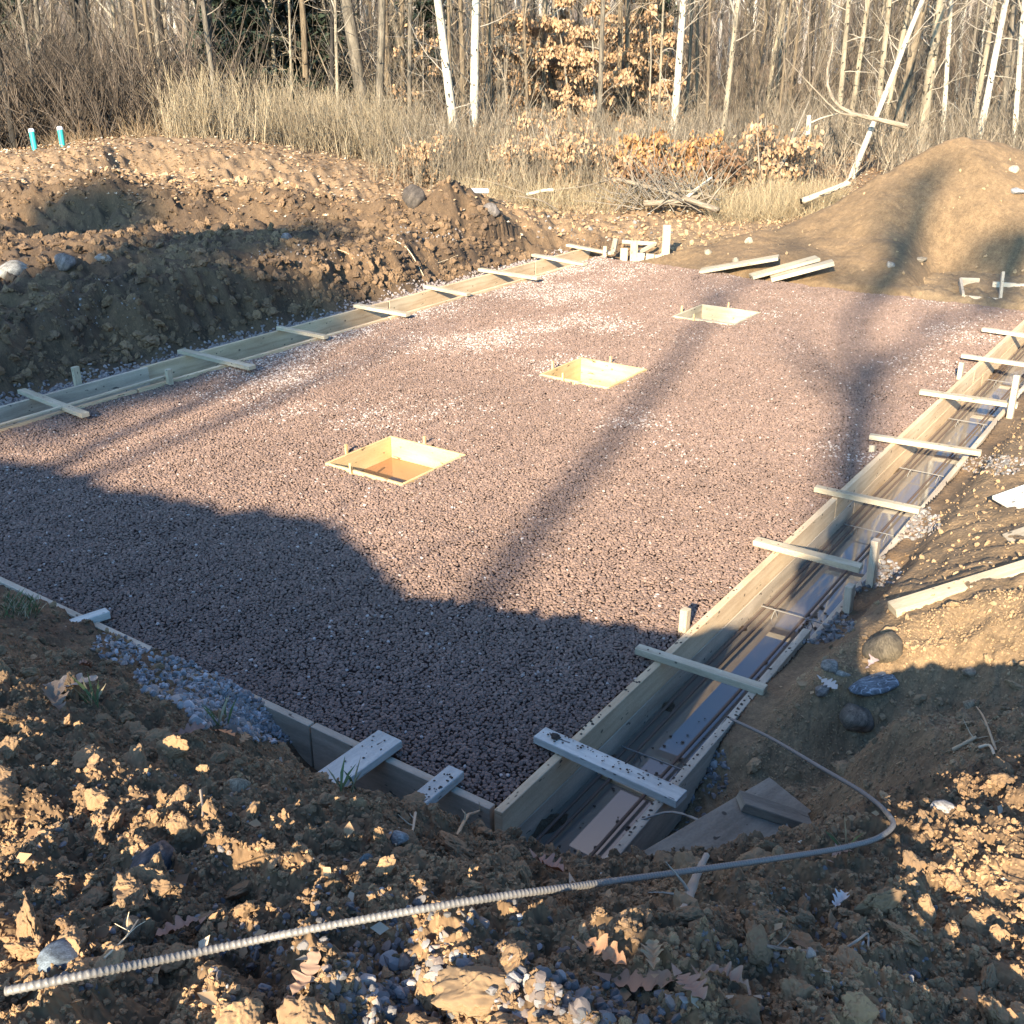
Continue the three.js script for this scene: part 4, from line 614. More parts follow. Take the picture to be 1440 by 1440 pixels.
// beech saplings that keep their brown leaves, and leafy shrubs
function leafyBush(seed, h, spread, stems, nLeaf, cols) {
  const r = rngOf(seed), st = [], pos = [], col = [], idx = [];
  for (let s = 0; s < stems; s++) {
    const a = r() * 6.283, e = stems === 1 ? 0.05 : 0.45, main = limbPath(r, V((r() - .5) * 0.15, -0.1, (r() - .5) * 0.15), V(Math.cos(a) * e, 1, Math.sin(a) * e), h * (0.7 + 0.3 * r()), 7, 0.12, 0.02); st.push(tube(main, taper(7, 0.012 + 0.006 * h, 0.005), 5));
    const nb = Math.round(22 / Math.sqrt(stems));
    for (let k = 0; k < nb; k++) {
      const i = 1 + Math.floor(r() * 5.9), b = r() * 6.283, L = spread * (0.4 + 0.7 * r()) * (1.15 - i / 9), path = limbPath(r, main[i], V(Math.cos(b), 0.35 * r(), Math.sin(b)), L, 4, 0.35, 0.0); st.push(tube(path, taper(4, 0.007, 0.002), 3));
      const m = Math.round(nLeaf / (stems * nb));
      for (let q = 0; q < m; q++) { const t = 0.2 + 0.8 * r(), j = Math.min(3, Math.floor(t * 4)), p = path[j].clone().lerp(path[j + 1], t * 4 - j); p.x += (r() - .5) * 0.22; p.y += (r() - .6) * 0.2; p.z += (r() - .5) * 0.22; const d = V(r() - .5, -0.3 - r() * 0.6, r() - .5).normalize(), w = V(r() - .5, (r() - .5) * 0.5, r() - .5).cross(d).normalize(), l = 0.07 + 0.06 * r(), wd = 0.024 + 0.016 * r(), o = pos.length / 3, c = cols(r); const A1 = p, B1 = p.clone().addScaledVector(d, l * .45).addScaledVector(w, wd), C1 = p.clone().addScaledVector(d, l), D1 = p.clone().addScaledVector(d, l * .5).addScaledVector(w, -wd); for (const z of [A1, B1, C1, D1]) { pos.push(z.x, z.y, z.z); col.push(...c); } idx.push(o, o + 1, o + 2, o, o + 2, o + 3); }
    }
  }
  const g = new THREE.BufferGeometry(); g.setAttribute('position', new THREE.Float32BufferAttribute(pos, 3)); g.setAttribute('color', new THREE.Float32BufferAttribute(col, 3)); g.setIndex(idx); g.computeVertexNormals();
  return [mergeGeometries(st), g];
}
const leafMat = std({ vertexColors: true, roughness: 0.85, side: THREE.DoubleSide });
const beechCol = (r) => mix3([0.22, 0.125, 0.06], [0.44, 0.29, 0.165], r()), rustCol = (r) => mix3([0.22, 0.10, 0.035], [0.42, 0.23, 0.09], r()), deadCol = (r) => mix3([0.09, 0.045, 0.02], [0.2, 0.11, 0.055], r());
const beech = [leafyBush(201, 4.6, 1.35, 1, 2600, beechCol), leafyBush(202, 3.6, 1.2, 1, 2000, beechCol), leafyBush(203, 5.2, 1.4, 1, 2800, beechCol)], rust = leafyBush(204, 1.5, 0.75, 6, 1500, rustCol), dead = leafyBush(205, 1.1, 0.8, 6, 900, deadCol), tanB = leafyBush(206, 1.6, 0.7, 6, 700, beechCol);
function bushAt(name, pr, px, py, D, s, label, cat, grp, turn = 0) { const p = WD(px, py, D), f = -p.z, g = group(name, p.x, land(p.x, f), p.z); mesh('stems', pr[0], twigMat.grey, g); mesh('leaves', pr[1], leafMat, g); g.scale.setScalar(s); g.rotation.y = turn; return tag(g, label, cat, grp); }
[[730, 225, 31, 2], [780, 225, 31.5, 2], [825, 225, 30, 0], [880, 225, 31, 2], [915, 225, 29, 0], [760, 225, 29, 0], [800, 225, 27, 2], [745, 225, 27, 0], [790, 225, 29, 1], [835, 225, 26, 2], [870, 225, 29, 0], [905, 225, 27, 1], [765, 225, 34, 2], [855, 225, 34, 1], [815, 225, 33, 0], [710, 225, 30, 1], [925, 225, 31, 2], [600, 220, 26.5, 1]].forEach(([px, py, D, v], i) => bushAt('beech_sapling', beech[v], px, py, D, 0.95 + 0.07 * (i % 4), px < 650 ? 'small beech sapling with tan leaves left of the leaning birch' : 'beech sapling holding russet brown leaves in the middle of the wood edge', 'sapling', px < 650 ? null : 'russet beech saplings', i * 1.7));
bushAt('leafy_shrub', rust, 925, 262, 19.5, 1.05, 'orange brown leafy shrub over the left part of the brush pile', 'shrub'); bushAt('leafy_shrub', rust, 975, 262, 20, 0.95, 'orange brown leafy shrub over the right part of the brush pile', 'shrub', null, 2); bushAt('leafy_shrub', dead, 905, 272, 18.3, 0.9, 'dark brown withered shrub at the left of the brush pile', 'shrub'); bushAt('leafy_shrub', dead, 1005, 270, 18.6, 1, 'dark brown withered shrub at the right of the brush pile', 'shrub', null, 1); bushAt('leafy_shrub', tanB, 1078, 258, 19.5, 1.15, 'pale tan leafy shrub between the brush pile and the mound', 'shrub'); [[660, 240, 21], [715, 250, 20], [760, 245, 21], [800, 252, 19.6], [845, 245, 20.5], [690, 235, 23], [870, 250, 19.4], [740, 235, 23], [1040, 245, 21], [1110, 248, 20.5], [820, 235, 23]].forEach(([px, py, D], i) => bushAt('leafy_shrub', tanB, px, py, D, 0.6 + 0.12 * (i % 4), 'low tan leafy bush among the dry brush in the middle of the wood edge', 'shrub', 'low tan bushes', i));
bushAt('leafy_shrub', tanB, 602, 250, 19.5, 0.8, 'low tan shrub left of the foot of the leaning birch', 'shrub', null, 3); bushAt('leafy_shrub', dead, 578, 250, 19.6, 0.45, 'small dark red leafed shrub near the leaning birch', 'shrub', null, 3);

// dry weeds and bare brush: stems nobody could count
function stemClump(seed, n, h, spread, lean, rad, twigs) {
  const r = rngOf(seed), out = []; let kk = 1; const dye = (g) => { const c = new Float32Array(g.attributes.position.count * 3).fill(kk); g.setAttribute('color', new THREE.BufferAttribute(c, 3)); return g; };
  for (let i = 0; i < n; i++) { kk = 0.4 + 1.05 * r(); const a = r() * 6.283, d = Math.sqrt(r()) * spread, p = V(Math.cos(a) * d, -0.05, Math.sin(a) * d), hh = h * (0.45 + 0.55 * r()), path = limbPath(r, p, V((r() - .5) * lean, 1, (r() - .5) * lean), hh, 4, lean * 0.4, 0); out.push(dye(tube(path, taper(4, rad * (0.7 + 0.6 * r()), rad * 0.4), 3))); for (let k = 0; k < twigs; k++) { const j = 1 + Math.floor(r() * 2.9), L = hh * (0.2 + 0.25 * r()); out.push(dye(tube(limbPath(r, path[j], V((r() - .5) * 1.4, 0.9, (r() - .5) * 1.4), L, 2, 0.3, 0.05), taper(2, rad * 0.6, rad * 0.3), 3))); } }
  return mergeGeometries(out);
}
function stems(name, geo, list, label, cat) { return scatter(name, geo, std({ roughness: 0.95, vertexColors: true }), list.map(([x, f, s, c, fl]) => [x, land(x, f), -f, s, c, fl ?? 1, 0.34]), label, cat); }
{
  const r = rngOf(95), weeds = [], brown = [], grey = [], tang = [];
  const inPx = (px0, px1, D0, D1) => { const D = lerp(D0, D1, r()), p = WD(lerp(px0, px1, r()), 225, D); return [p.x, -p.z]; };
  const straw = () => mix3([0.25, 0.19, 0.108], [0.44, 0.345, 0.21], r()), gry = () => mix3([0.125, 0.098, 0.07], [0.29, 0.235, 0.165], r()), brn = () => mix3([0.035, 0.027, 0.02], [0.14, 0.105, 0.075], r());
  for (let i = 0; i < 230; i++) { const [x, f] = inPx(255, 585, 20.3, 24.5); weeds.push([x, f, 0.45 + 0.5 * r(), mix3(straw(), gry(), 0.2 + 0.7 * r()), 0.7 + 0.5 * r()]); }
  for (let i = 0; i < 260; i++) { const [x, f] = inPx(540, 950, 18.6, 24.5); weeds.push([x, f, 0.3 + 0.4 * r(), mix3(straw(), gry(), 0.5 + 0.5 * r())]); }
  for (let i = 0; i < 180; i++) { const [x, f] = inPx(560, 1010, 19.5, 26); grey.push([x, f, 0.7 + 0.4 * r(), gry()]); }
  for (let i = 0; i < 240; i++) { const [x, f] = inPx(940, 1500, 19.5, 30); grey.push([x, f, 0.7 + 0.5 * r(), gry()]); }
  for (let i = 0; i < 260; i++) { const [x, f] = inPx(-60, 290, 22, 29); tang.push([x, f, 0.8 + 0.6 * r(), brn()]); }
  for (let i = 0; i < 130; i++) { const [x, f] = inPx(0, 720, 24, 36); tang.push([x, f, 0.7 + 0.6 * r(), mix3(brn(), gry(), r())]); }
  for (let i = 0; i < 330; i++) { const f = 28 + 34 * r(), x = (r() - .5) * 1.15 * f; grey.push([x, f, 0.8 + 0.7 * r(), gry()]); }
  for (let i = 0; i < 55; i++) { const [x, f] = inPx(60, 330, 20.8, 22.4); brown.push([x, f, 0.2 + 0.3 * r(), mix3([0.16, 0.10, 0.055], [0.36, 0.26, 0.15], r())]); }
  for (let i = 0; i < 200; i++) { const D = lerp(16.2, 18.5, r()), p = WD(lerp(1010, 1180, r()), 268, D); brown.push([p.x, -p.z, 0.22 + 0.22 * r(), straw()]); }
  for (let i = 0; i < 160; i++) { const D = lerp(17.2, 18.8, r()), p = WD(lerp(640, 1010, r()), 262, D); brown.push([p.x, -p.z, 0.2 + 0.25 * r(), straw()]); }
  const thick = []; for (let i = 0; i < 330; i++) { const f = 27 + 30 * r(), x = (r() - .5) * 1.12 * f; thick.push([x, f, 0.6 + 0.5 * r(), mix3(gry(), brn(), 0.3 + r() * 0.6)]); }
  stems('sapling_thicket', stemClump(5, 3, 6.5, 0.9, 0.6, 0.012, 18), thick, 'thin grey saplings and their fine branches filling the woods', 'saplings');
  stems('dry_weeds', stemClump(1, 18, 1.5, 0.55, 0.55, 0.008, 3), weeds, 'tall straw coloured dry weeds along the wood edge', 'weeds');
  stems('bare_brush', stemClump(2, 8, 1.5, 0.8, 1.1, 0.009, 6), grey, 'grey leafless brush under the trees', 'brush');
  stems('tangled_brush', stemClump(3, 10, 2.3, 1.0, 1.7, 0.012, 6), tang, 'dark tangled undergrowth at the left behind the green pipes', 'brush');
  stems('dead_grass', stemClump(4, 24, 1.3, 0.5, 1.6, 0.008, 0), brown, 'bent dead grass at the foot of the wood', 'grass');
}
// brush pile and fallen limbs
const logMat = bm(bark([0.42, 0.37, 0.31], [0.66, 0.60, 0.51], 62)), paleLog = bm(bark([0.58, 0.53, 0.45], [0.85, 0.80, 0.70], 72, 'birch'));
function logAlong(name, list, r0, r1, mat, label, cat, twig = 0, seed = 1) {   // list of [px, py, D]
  const p = list.map(q => WD(...q)), c = new THREE.CatmullRomCurve3(p), n = 10, pp = c.getPoints(n), rr = rngOf(seed), g = [tube(pp, taper(n, r0, r1), 7, 0.7)];
  for (const [e, k] of [[0, 1], [n, n - 1]]) { const t = pp[e].clone().sub(pp[k]).normalize(); g.push(tube([pp[e].clone().addScaledVector(t, -0.002), pp[e].clone().addScaledVector(t, 0.006)], [e ? r1 : r0, 0.0005], 7, 0.7)); }
  for (let i = 0; i < twig; i++) { const q = pp[2 + Math.floor(rr() * (n - 2))]; g.push(tube(limbPath(rr, q, V(rr() - .5, rr() * 0.9, rr() - .5), 0.4 + 0.8 * rr(), 4, 0.4, 0.02), taper(4, r1 * 0.5, 0.003), 4)); }
  return tag(mesh(name, mergeGeometries(g), mat), label, cat);
}
logAlong('fallen_branch', [[868, 252, 18], [930, 268, 17.4], [1010, 296, 16.4]], 0.03, 0.045, logMat, 'long grey branch slanting down across the brush pile', 'branch', 4, 1);
logAlong('fallen_branch', [[905, 286, 17], [945, 284, 17], [985, 276, 17.2]], 0.05, 0.04, logMat, 'thick grey log end low in the brush pile', 'branch', 2, 2);
logAlong('fallen_branch', [[940, 266, 17.4], [985, 272, 17.2], [1012, 282, 16.8]], 0.02, 0.02, logMat, 'thin pale stick over the right of the brush pile', 'branch', 3, 3);
logAlong('fallen_branch', [[960, 282, 17], [985, 262, 17.2], [1000, 250, 17.4]], 0.035, 0.02, paleLog, 'pale splintered branch sticking up from the brush pile', 'branch', 2, 4);
logAlong('fallen_branch', [[770, 268, 18], [820, 262, 18], [868, 250, 18.2]], 0.015, 0.012, logMat, 'thin long stick left of the brush pile', 'branch', 3, 5);
logAlong('fallen_branch', [[655, 250, 18.8], [690, 256, 18.6], [740, 272, 18]], 0.014, 0.01, logMat, 'thin stick lying near the foot of the leaning birch', 'branch', 3, 6);
logAlong('fallen_branch', [[730, 276, 17.6], [760, 282, 17.2], [785, 296, 16.6]], 0.016, 0.01, logMat, 'bent stick on the ground before the brush', 'branch', 2, 7);
logAlong('fallen_branch', [[740, 274, 17.8], [765, 268, 17.9], [778, 267, 17.9]], 0.035, 0.03, paleLog, 'short pale log in the grass left of the brush pile', 'log', 0, 8);
logAlong('birch_log', [[1128, 283, 16.4], [1160, 271, 16.6], [1192, 258, 16.8]], 0.055, 0.045, paleLog, 'white birch log lying at the left edge of the sandy mound', 'log', 1, 9);
logAlong('broken_birch_limb', [[1276, 178, 19.5], [1235, 168, 19.6], [1200, 160, 19.7], [1178, 148, 19.8], [1165, 125, 19.9], [1164, 95, 20], [1172, 62, 20], [1170, 40, 20]], 0.05, 0.012, logMat, 'broken white birch limb hanging in the air left of the mound top', 'branch', 5, 10);
logAlong('broken_birch_limb', [[1205, 163, 19.6], [1180, 158, 19.7], [1150, 130, 19.8], [1105, 82, 20]], 0.026, 0.008, logMat, 'thin white side limb reaching up left from the broken birch limb', 'branch', 4, 11);
logAlong('broken_snag', [[1133, 212, 19.8], [1136, 190, 19.8], [1138, 163, 19.8]], 0.05, 0.045, paleLog, 'short broken pale stub standing in the brush left of the mound', 'snag', 3, 12);
logAlong('fallen_branch', [[182, 224, 21], [205, 205, 21.2], [234, 182, 21.5]], 0.02, 0.014, logMat, 'stick leaning up beside the trees right of the green pipes', 'branch', 1, 13);
logAlong('fallen_branch', [[30, 254, 18.6], [60, 252, 18.6], [84, 253, 18.6]], 0.014, 0.01, paleLog, 'pale stick lying on the leafy berm at the left', 'branch', 0, 14);
{ const r = rngOf(97), out = []; for (let i = 0; i < 120; i++) { const p = WD(860 + 150 * r(), 268 + 22 * r(), 16.9 + 1.2 * r()); p.y = land(p.x, -p.z) + 0.3 * r(); out.push(tube(limbPath(r, p, V(r() - .5, 0.5 * r(), (r() - .5) * 0.6), 0.4 + 0.8 * r(), 4, 0.4, 0.02), taper(4, 0.012, 0.003), 3)); } tag(mesh('brush_twigs', mergeGeometries(out), twigMat.grey), 'grey twigs heaped in the brush pile', 'twigs', null, 'stuff'); }
// far white roofed shed between the trunks
{ const p = WD(1050, 176, 66), g = group('far_shed', p.x, 0, p.z); const w = mesh('wall', new THREE.BoxGeometry(4, 1.6, 3), std({ color: lin(0.4, 0.42, 0.44) }), g); w.position.y = 0; const rf = mesh('roof', new THREE.CylinderGeometry(0.02, 2.3, 0.9, 4, 1).rotateY(Math.PI / 4).scale(1.35, 1, 1.05), mats.white, g); rf.position.y = 1.25; g.position.y = p.y - 0.9; tag(g, 'small white object far back between the trunks above the brush pile', 'shed'); }
// green pipes
[[52, 224, 44, 182, 'left one of the two green standpipes with white caps on the leafy berm'], [90, 217, 84, 179, 'right one of the two green standpipes with white caps on the leafy berm']].forEach(([x0, y0, x1, y1, label]) => { const D = 19.6, p0 = WD(x0, y0, D), p1 = WD(x1, y1, D), d = p1.clone().sub(p0), L = d.length(), g = group('standpipe', p0.x, p0.y - 0.1, p0.z); g.quaternion.setFromUnitVectors(up, d.normalize()); const b = mesh('pipe', new THREE.CylinderGeometry(0.05, 0.05, L + 0.08, 20), mats.pipe, g); b.position.y = (L + 0.08) / 2; const c = mesh('cap', new THREE.LatheGeometry([[0, 0.035], [0.04, 0.033], [0.054, 0.022], [0.055, -0.03], [0.051, -0.03]].map(q => new THREE.Vector2(...q)), 20), mats.white, g); c.position.y = L + 0.08; tag(g, label, 'pipe'); });
{ const p = hit(672, 272), m = mesh('pipe_end', new THREE.CylinderGeometry(0.035, 0.035, 0.3, 16), mats.white); m.rotation.set(0, 0.3, Math.PI / 2 - 0.05); m.position.set(p.x, p.y + 0.035, p.z); tag(m, 'short white pipe end lying on the dark dirt dome', 'pipe'); }

// ---------------------------------------------------------------- single stones, leaves, twigs near by
const stoneTex = dataTex(256, 256, (u, v) => { const g = 0.72 + 0.16 * tnoise(u, v, 9, 3) + 0.12 * tnoise(u, v, 40, 8) + (tnoise(u, v, 20, 50) > 0.8 ? 0.1 : 0); return [g, g, g]; });
const streakTex = dataTex(256, 256, (u, v) => { const g = 0.62 + 0.14 * tnoise(u, v, 8, 3) + (Math.abs(tnoise(u * 0.3 % 1, v, 18, 4)) < 0.09 ? 0.3 : 0) + 0.1 * tnoise(u, v, 40, 8); return [g, g, g]; });
function stone(px, py, sx, sy, sz, c, seed, label, o = {}) {
  let g = new THREE.IcosahedronGeometry(1, 4); g.deleteAttribute('normal'); g.deleteAttribute('uv'); g = mergeVertices(g, 1e-4); const p = g.attributes.position, v = V(), r = rngOf(seed), pl = [], uv = []; for (let i = 0; i < 9; i++) pl.push([V(r() - .5, r() - .5, r() - .5).normalize(), 0.62 + 0.3 * r()]);
  for (let i = 0; i < p.count; i++) { v.fromBufferAttribute(p, i); v.multiplyScalar(1 + 0.16 * n3(v.x * 1.6 + seed, v.y * 1.6, v.z * 1.6) + 0.035 * n3(v.x * 6, v.y * 6 + seed, v.z * 6) + 0.012 * n3(v.x * 17, v.y * 17 + seed, v.z * 17)); for (const [d, h] of pl) { const k = v.dot(d) - h; if (k > 0) v.addScaledVector(d, -k * 0.8); } p.setXYZ(i, v.x * sx, v.y * sy, v.z * sz); uv.push(v.x * 0.5 + 0.5, v.z * 0.5 + v.y * 0.3 + 0.5); }
  g.setAttribute('uv', new THREE.Float32BufferAttribute(uv, 2)); g.computeVertexNormals();
  const h = o.D ? WD(px, py, o.D) : hit(px, py), m = mesh(o.name || 'stone', g, std({ color: lin(...c), map: o.map || stoneTex, roughness: 0.9 })); m.position.set(h.x, h.y + sy * (o.lift ?? 0.15), h.z); m.rotation.set(o.rx || 0, o.ry ?? seed, o.rz || 0); return tag(m, label, 'stone');
}
stone(1230, 966, .12, .028, .062, [0.34, 0.37, 0.39], 3, 'flat blue grey stone with white veins on the right bank', { map: streakTex, ry: 0.25, rx: 0.25, lift: 0.6 });
stone(1203, 1012, .075, .06, .07, [0.27, 0.21, 0.15], 5, 'muddy boulder just below the flat blue grey stone');
stone(1242, 912, .095, .075, .08, [0.24, 0.19, 0.12], 7, 'rounded muddy boulder above the flat blue grey stone, half sunlit', { lift: 0 });
stone(1168, 938, .042, .03, .03, [0.4, 0.34, 0.28], 9, 'small pale rounded stone left above the flat blue grey stone'); stone(1158, 972, .04, .028, .03, [0.36, 0.3, 0.25], 10, 'small pale stone beside the whitish oak leaf');
stone(1184, 948, .035, .014, .014, [0.5, 0.44, 0.36], 11, 'thin white pebble near the flat blue grey stone', { ry: -0.4 }); stone(1215, 790 - 10, .07, .035, .05, [0.5, 0.43, 0.32], 12, 'cream stone beside the grey gravel on the right bank');
stone(1362, 945, .03, .02, .03, [0.5, 0.38, 0.25], 13, 'small tan stone in the sunlit right bank, above the dry root'); stone(1365, 992, .03, .025, .03, [0.45, 0.35, 0.22], 14, 'round ochre stone in the sunlit right bank');
stone(1332, 1140, .032, .016, .02, [0.5, 0.46, 0.42], 15, 'pale stone on the brow of the right heap, near the bar loop');
stone(82, 1350, .028, .02, .024, [0.2, 0.25, 0.3], 16, 'blue grey stone above the left end of the steel bar'); stone(215, 1205, .042, .03, .03, [0.17, 0.14, 0.13], 17, 'dark round stone in the hollow of the near heap', { lift: -0.2 }); stone(136, 1268, .014, .01, .012, [0.45, 0.38, 0.3], 18, 'small whitish stone in the left heap');
stone(334, 1108, .028, .018, .022, [0.46, 0.37, 0.24], 19, 'angular tan stone on the near heap under the gravel spill'); stone(322, 1126, .02, .012, .014, [0.5, 0.36, 0.24], 20, 'small orange tan stone below the angular tan one'); stone(185, 1306, .018, .015, .015, [0.32, 0.24, 0.15], 21, 'brown rounded pebble above the steel bar at left');
{ const h = hit(678, 1398), m = mesh('soil_clod', chunkGeo(23), mats.clod); m.position.set(h.x, h.y + 0.008, h.z); m.scale.set(.042, .03, .036); tag(m, 'large dry clod of soil among gravel at the bottom middle', 'clod'); } stone(560, 1180, .02, .013, .015, [0.4, 0.4, 0.38], 28, 'pale stone under the front form board'); stone(515, 1210, .012, .01, .01, [0.16, 0.2, 0.21], 29, 'small dark bluish stone on the near heap');
stone(20, 388, .17, .11, .12, [0.66, 0.58, 0.46], 23, 'cream white rock on the left bank top at the photo edge', { lift: 0.4 }); stone(92, 372, .13, .1, .1, [0.3, 0.25, 0.22], 24, 'greyish rock on the left bank, right of the white one', { lift: 0.3 }); stone(145, 366, .09, .05, .06, [0.42, 0.37, 0.32], 25, 'flat pale rock on the left bank, third from the photo edge', { lift: 0.3 });
stone(404, 338, .07, .08, .06, [0.27, 0.25, 0.25], 26, 'dark grey rock standing in the shade on the left bank', { lift: 0.4 }); stone(300, 424, .06, .05, .05, [0.42, 0.34, 0.24], 27, 'small tan rock stuck in the dug left bank'); stone(582, 283, .2, .17, .17, [0.12, 0.095, 0.075], 30, 'dark muddy boulder on the dirt dome behind the left trench', { lift: 0.3 }); stone(690, 298, .14, .1, .1, [0.26, 0.22, 0.19], 31, 'grey rock on the right flank of the dirt dome', { lift: 0.2 });
stone(1054, 340, .07, .055, .06, [0.6, 0.5, 0.36], 32, 'cream stone low on the sandy mound above the planks, upper one'); stone(996, 356, .07, .055, .06, [0.62, 0.5, 0.34], 33, 'cream stone low on the sandy mound, lower left one'); stone(1252, 374, .055, .05, .05, [0.5, 0.42, 0.33], 34, 'pale round stone at the foot of the sandy mound, in shade'); stone(1294, 366, .13, .035, .05, [0.5, 0.4, 0.28], 35, 'long tan slab stone at the foot of the sandy mound', { ry: 0.6 }); stone(1430, 270, .12, .05, .09, [0.5, 0.5, 0.5], 36, 'pale flat rock near the right edge on the sandy mound'); stone(1425, 240, .07, .06, .05, [0.65, 0.56, 0.4], 37, 'cream stone at the top right of the sandy mound'); stone(1035, 345 + 22, .05, .04, .04, [0.55, 0.46, 0.33], 38, 'small cream stone left of the three planks');
// oak leaves
function oakLeaf(seed, L, curl) {
  const r = rngOf(seed), half = [[0, .012], [.06, .04], [.13, .12], [.19, .18], [.24, .17], [.28, .10], [.33, .14], [.41, .28], [.46, .31], [.49, .25], [.52, .13], [.57, .18], [.65, .29], [.7, .27], [.73, .16], [.78, .13], [.85, .19], [.9, .15], [.95, .09], [1, 0]];
  const pos = [], idx = [], pt = (t, w) => { const k = w * (0.95 + 0.12 * noise(t * 5 + seed * 3, w > 0 ? 1 : 9)); pos.push(t * L, curl * L * (Math.sin(t * 2.6 + seed) * 0.14 + 0.06 + Math.abs(k) * (0.75 + 0.35 * Math.sin(seed * 1.7)) + 0.1 * noise(t * 4 + seed, w * 6)), k * L); };
  const smooth = new THREE.CatmullRomCurve3(half.map(q => V(q[0], q[1], 0)), false, 'centripetal').getPoints(64).map(q => [q.x, Math.max(0, q.y)]); let last = -1; const pts2 = smooth.map(([t, w]) => { t = Math.max(t, last + 0.001); last = t; return [t, w]; });
  pts2.forEach(([t, w]) => { pt(t, w); pt(t, 0); pt(t, -w); });
  for (let i = 0; i < pts2.length - 1; i++) for (const k of [0, 1]) { const a = i * 3 + k; idx.push(a, a + 3, a + 1, a + 1, a + 3, a + 4); }
  const o = pos.length / 3; pos.push(0, 0, .006, 0, 0, -.006, -L * .28, curl * L * .2, 0); idx.push(o, o + 1, o + 2);
  const g = new THREE.BufferGeometry(); g.setAttribute('position', new THREE.Float32BufferAttribute(pos, 3)); g.setIndex(idx); g.computeVertexNormals(); return g;
}
const leafM = (c) => new THREE.MeshPhysicalMaterial({ color: lin(...c), roughness: 0.75, side: THREE.DoubleSide });
[[92, 972, .15, [0.30, 0.24, 0.19], .4, 0.2, 'big grey brown oak leaf in the shade on the left slope'], [80, 995, .1, [0.22, 0.15, 0.1], .9, 2.2, 'dull brown leaf under the big grey brown one at left'], [268, 1040, .07, [0.2, 0.12, 0.09], .5, 0.5, 'dark brown oak leaf touching the orange one by the gravel spill'], [312, 1042, .075, [0.55, 0.24, 0.1], .5, -0.4, 'bright orange oak leaf by the gravel spill'], [342, 1050, .05, [0.5, 0.27, 0.13], .9, 1.4, 'small curled orange leaf right of the bright oak leaf'], [120, 945, .07, [0.36, 0.2, 0.13], 1.1, 1.0, 'curled reddish leaf above the big grey brown one'], [255, 1322, .06, [0.28, 0.15, 0.1], .7, -2.6, 'brown oak leaf just above the steel bar'], [430, 1392, .06, [0.24, 0.15, 0.1], .8, 1.1, 'spiky brown leaf below the steel bar'], [898, 1398, .085, [0.36, 0.2, 0.12], .5, -0.35, 'large pinkish brown oak leaf at the bottom, with jagged lobes'], [968, 1408, .06, [0.28, 0.165, 0.11], .5, -1.2, 'jagged oak leaf right of the large pinkish one'], [1015, 1408, .06, [0.28, 0.17, 0.11], 1.1, -0.5, 'rolled dry leaf strip at the bottom, right of the jagged leaves'], [848, 1362, .06, [0.42, 0.22, 0.11], 1.2, -0.6, 'folded sunlit orange leaf above the large pinkish one'], [918, 1365, .05, [0.38, 0.25, 0.14], 1.3, 1.5, 'narrow folded sunlit leaf near the bottom middle'], [770, 1228, .065, [0.38, 0.2, 0.13], .9, -0.7, 'reddish brown leaf on the brow just above the steel bar'], [812, 1262, .06, [0.5, 0.33, 0.2], 1.1, -1.3, 'tan curled leaf under the steel bar'], [1164, 968, .09, [0.48, 0.41, 0.35], .5, -1.0, 'whitish oak leaf on the shaded right bank'], [1228, 936, .085, [0.45, 0.34, 0.3], .6, 0.7, 'pinkish oak leaf in shade above the flat stone'], [1182, 1218, .05, [0.36, 0.24, 0.18], 1, 0.4, 'dull leaf beside the loop of the steel bar'], [980, 1062, .12, [0.34, 0.34, 0.36], .8, 1.1, 'bluish grey leaf cluster beside the outer form board'], [968, 1104, .1, [0.32, 0.29, 0.28], .7, 0.4, 'grey leaf on the mud beside the outer form board'], [1178, 1282, .045, [0.5, 0.46, 0.42], 1, 0.8, 'pale crumpled leaf in the shade on the near heap'], [735, 985, .0, [0.4, 0.3, 0.2], .4, 0, '']].forEach(([px, py, L, c, curl, turn, label], i) => { if (!L) return; const p = hit(px, py), m = mesh('oak_leaf', oakLeaf(i + 3, L, curl), leafM(c)); const f = -p.z, e = 0.05, n = V(land(p.x - e, f) - land(p.x + e, f), 2 * e, land(p.x, f + e) - land(p.x, f - e)).normalize(); n.lerp(up, 0.4).normalize(); m.quaternion.setFromUnitVectors(up, n); m.rotateY(turn); m.rotateZ(0.12); m.position.set(p.x, p.y + 0.022, p.z); m.translateX(-L * 0.45); tag(m, label, 'leaf'); });
// roots and twigs
function twigThing(name, list, r0, r1, c, label, seed = 1, extra = 0) { const p = list.map(([px, py, dy = 0.01]) => { const h = hit(px, py); h.y += dy; return h; }), cv = new THREE.CatmullRomCurve3(p), n = 14, pp = cv.getPoints(n), r = rngOf(seed), g = [tube(pp, pp.map((_, i) => lerp(r0, r1, i / n) * (1 + 0.25 * noise(i * 1.7, seed))), 6)]; for (let i = 0; i < extra; i++) g.push(tube(limbPath(r, pp[3 + Math.floor(r() * 10)], V(r() - .5, 0.5 * r(), r() - .5), r0 > 0.0055 ? 0.05 + 0.08 * r() : 0.015 + 0.03 * r(), 3, 0.5, 0), taper(3, r1 * 0.6, 0.0006), 4)); return tag(mesh(name, mergeGeometries(g), std({ color: lin(...c), roughness: 0.9 })), label, 'root'); }
twigThing('root', [[640, 1180, 0.0], [655, 1162, .02], [680, 1150, .04], [703, 1143, .05]], .003, .006, [0.45, 0.33, 0.2], 'thick broken root sticking out before the near pad corner', 1, 4);
twigThing('root', [[555, 1195], [578, 1180, .01], [585, 1160, .03]], .002, .003, [0.5, 0.4, 0.28], 'thin pale root on the brow left of the near pad corner', 2, 3);

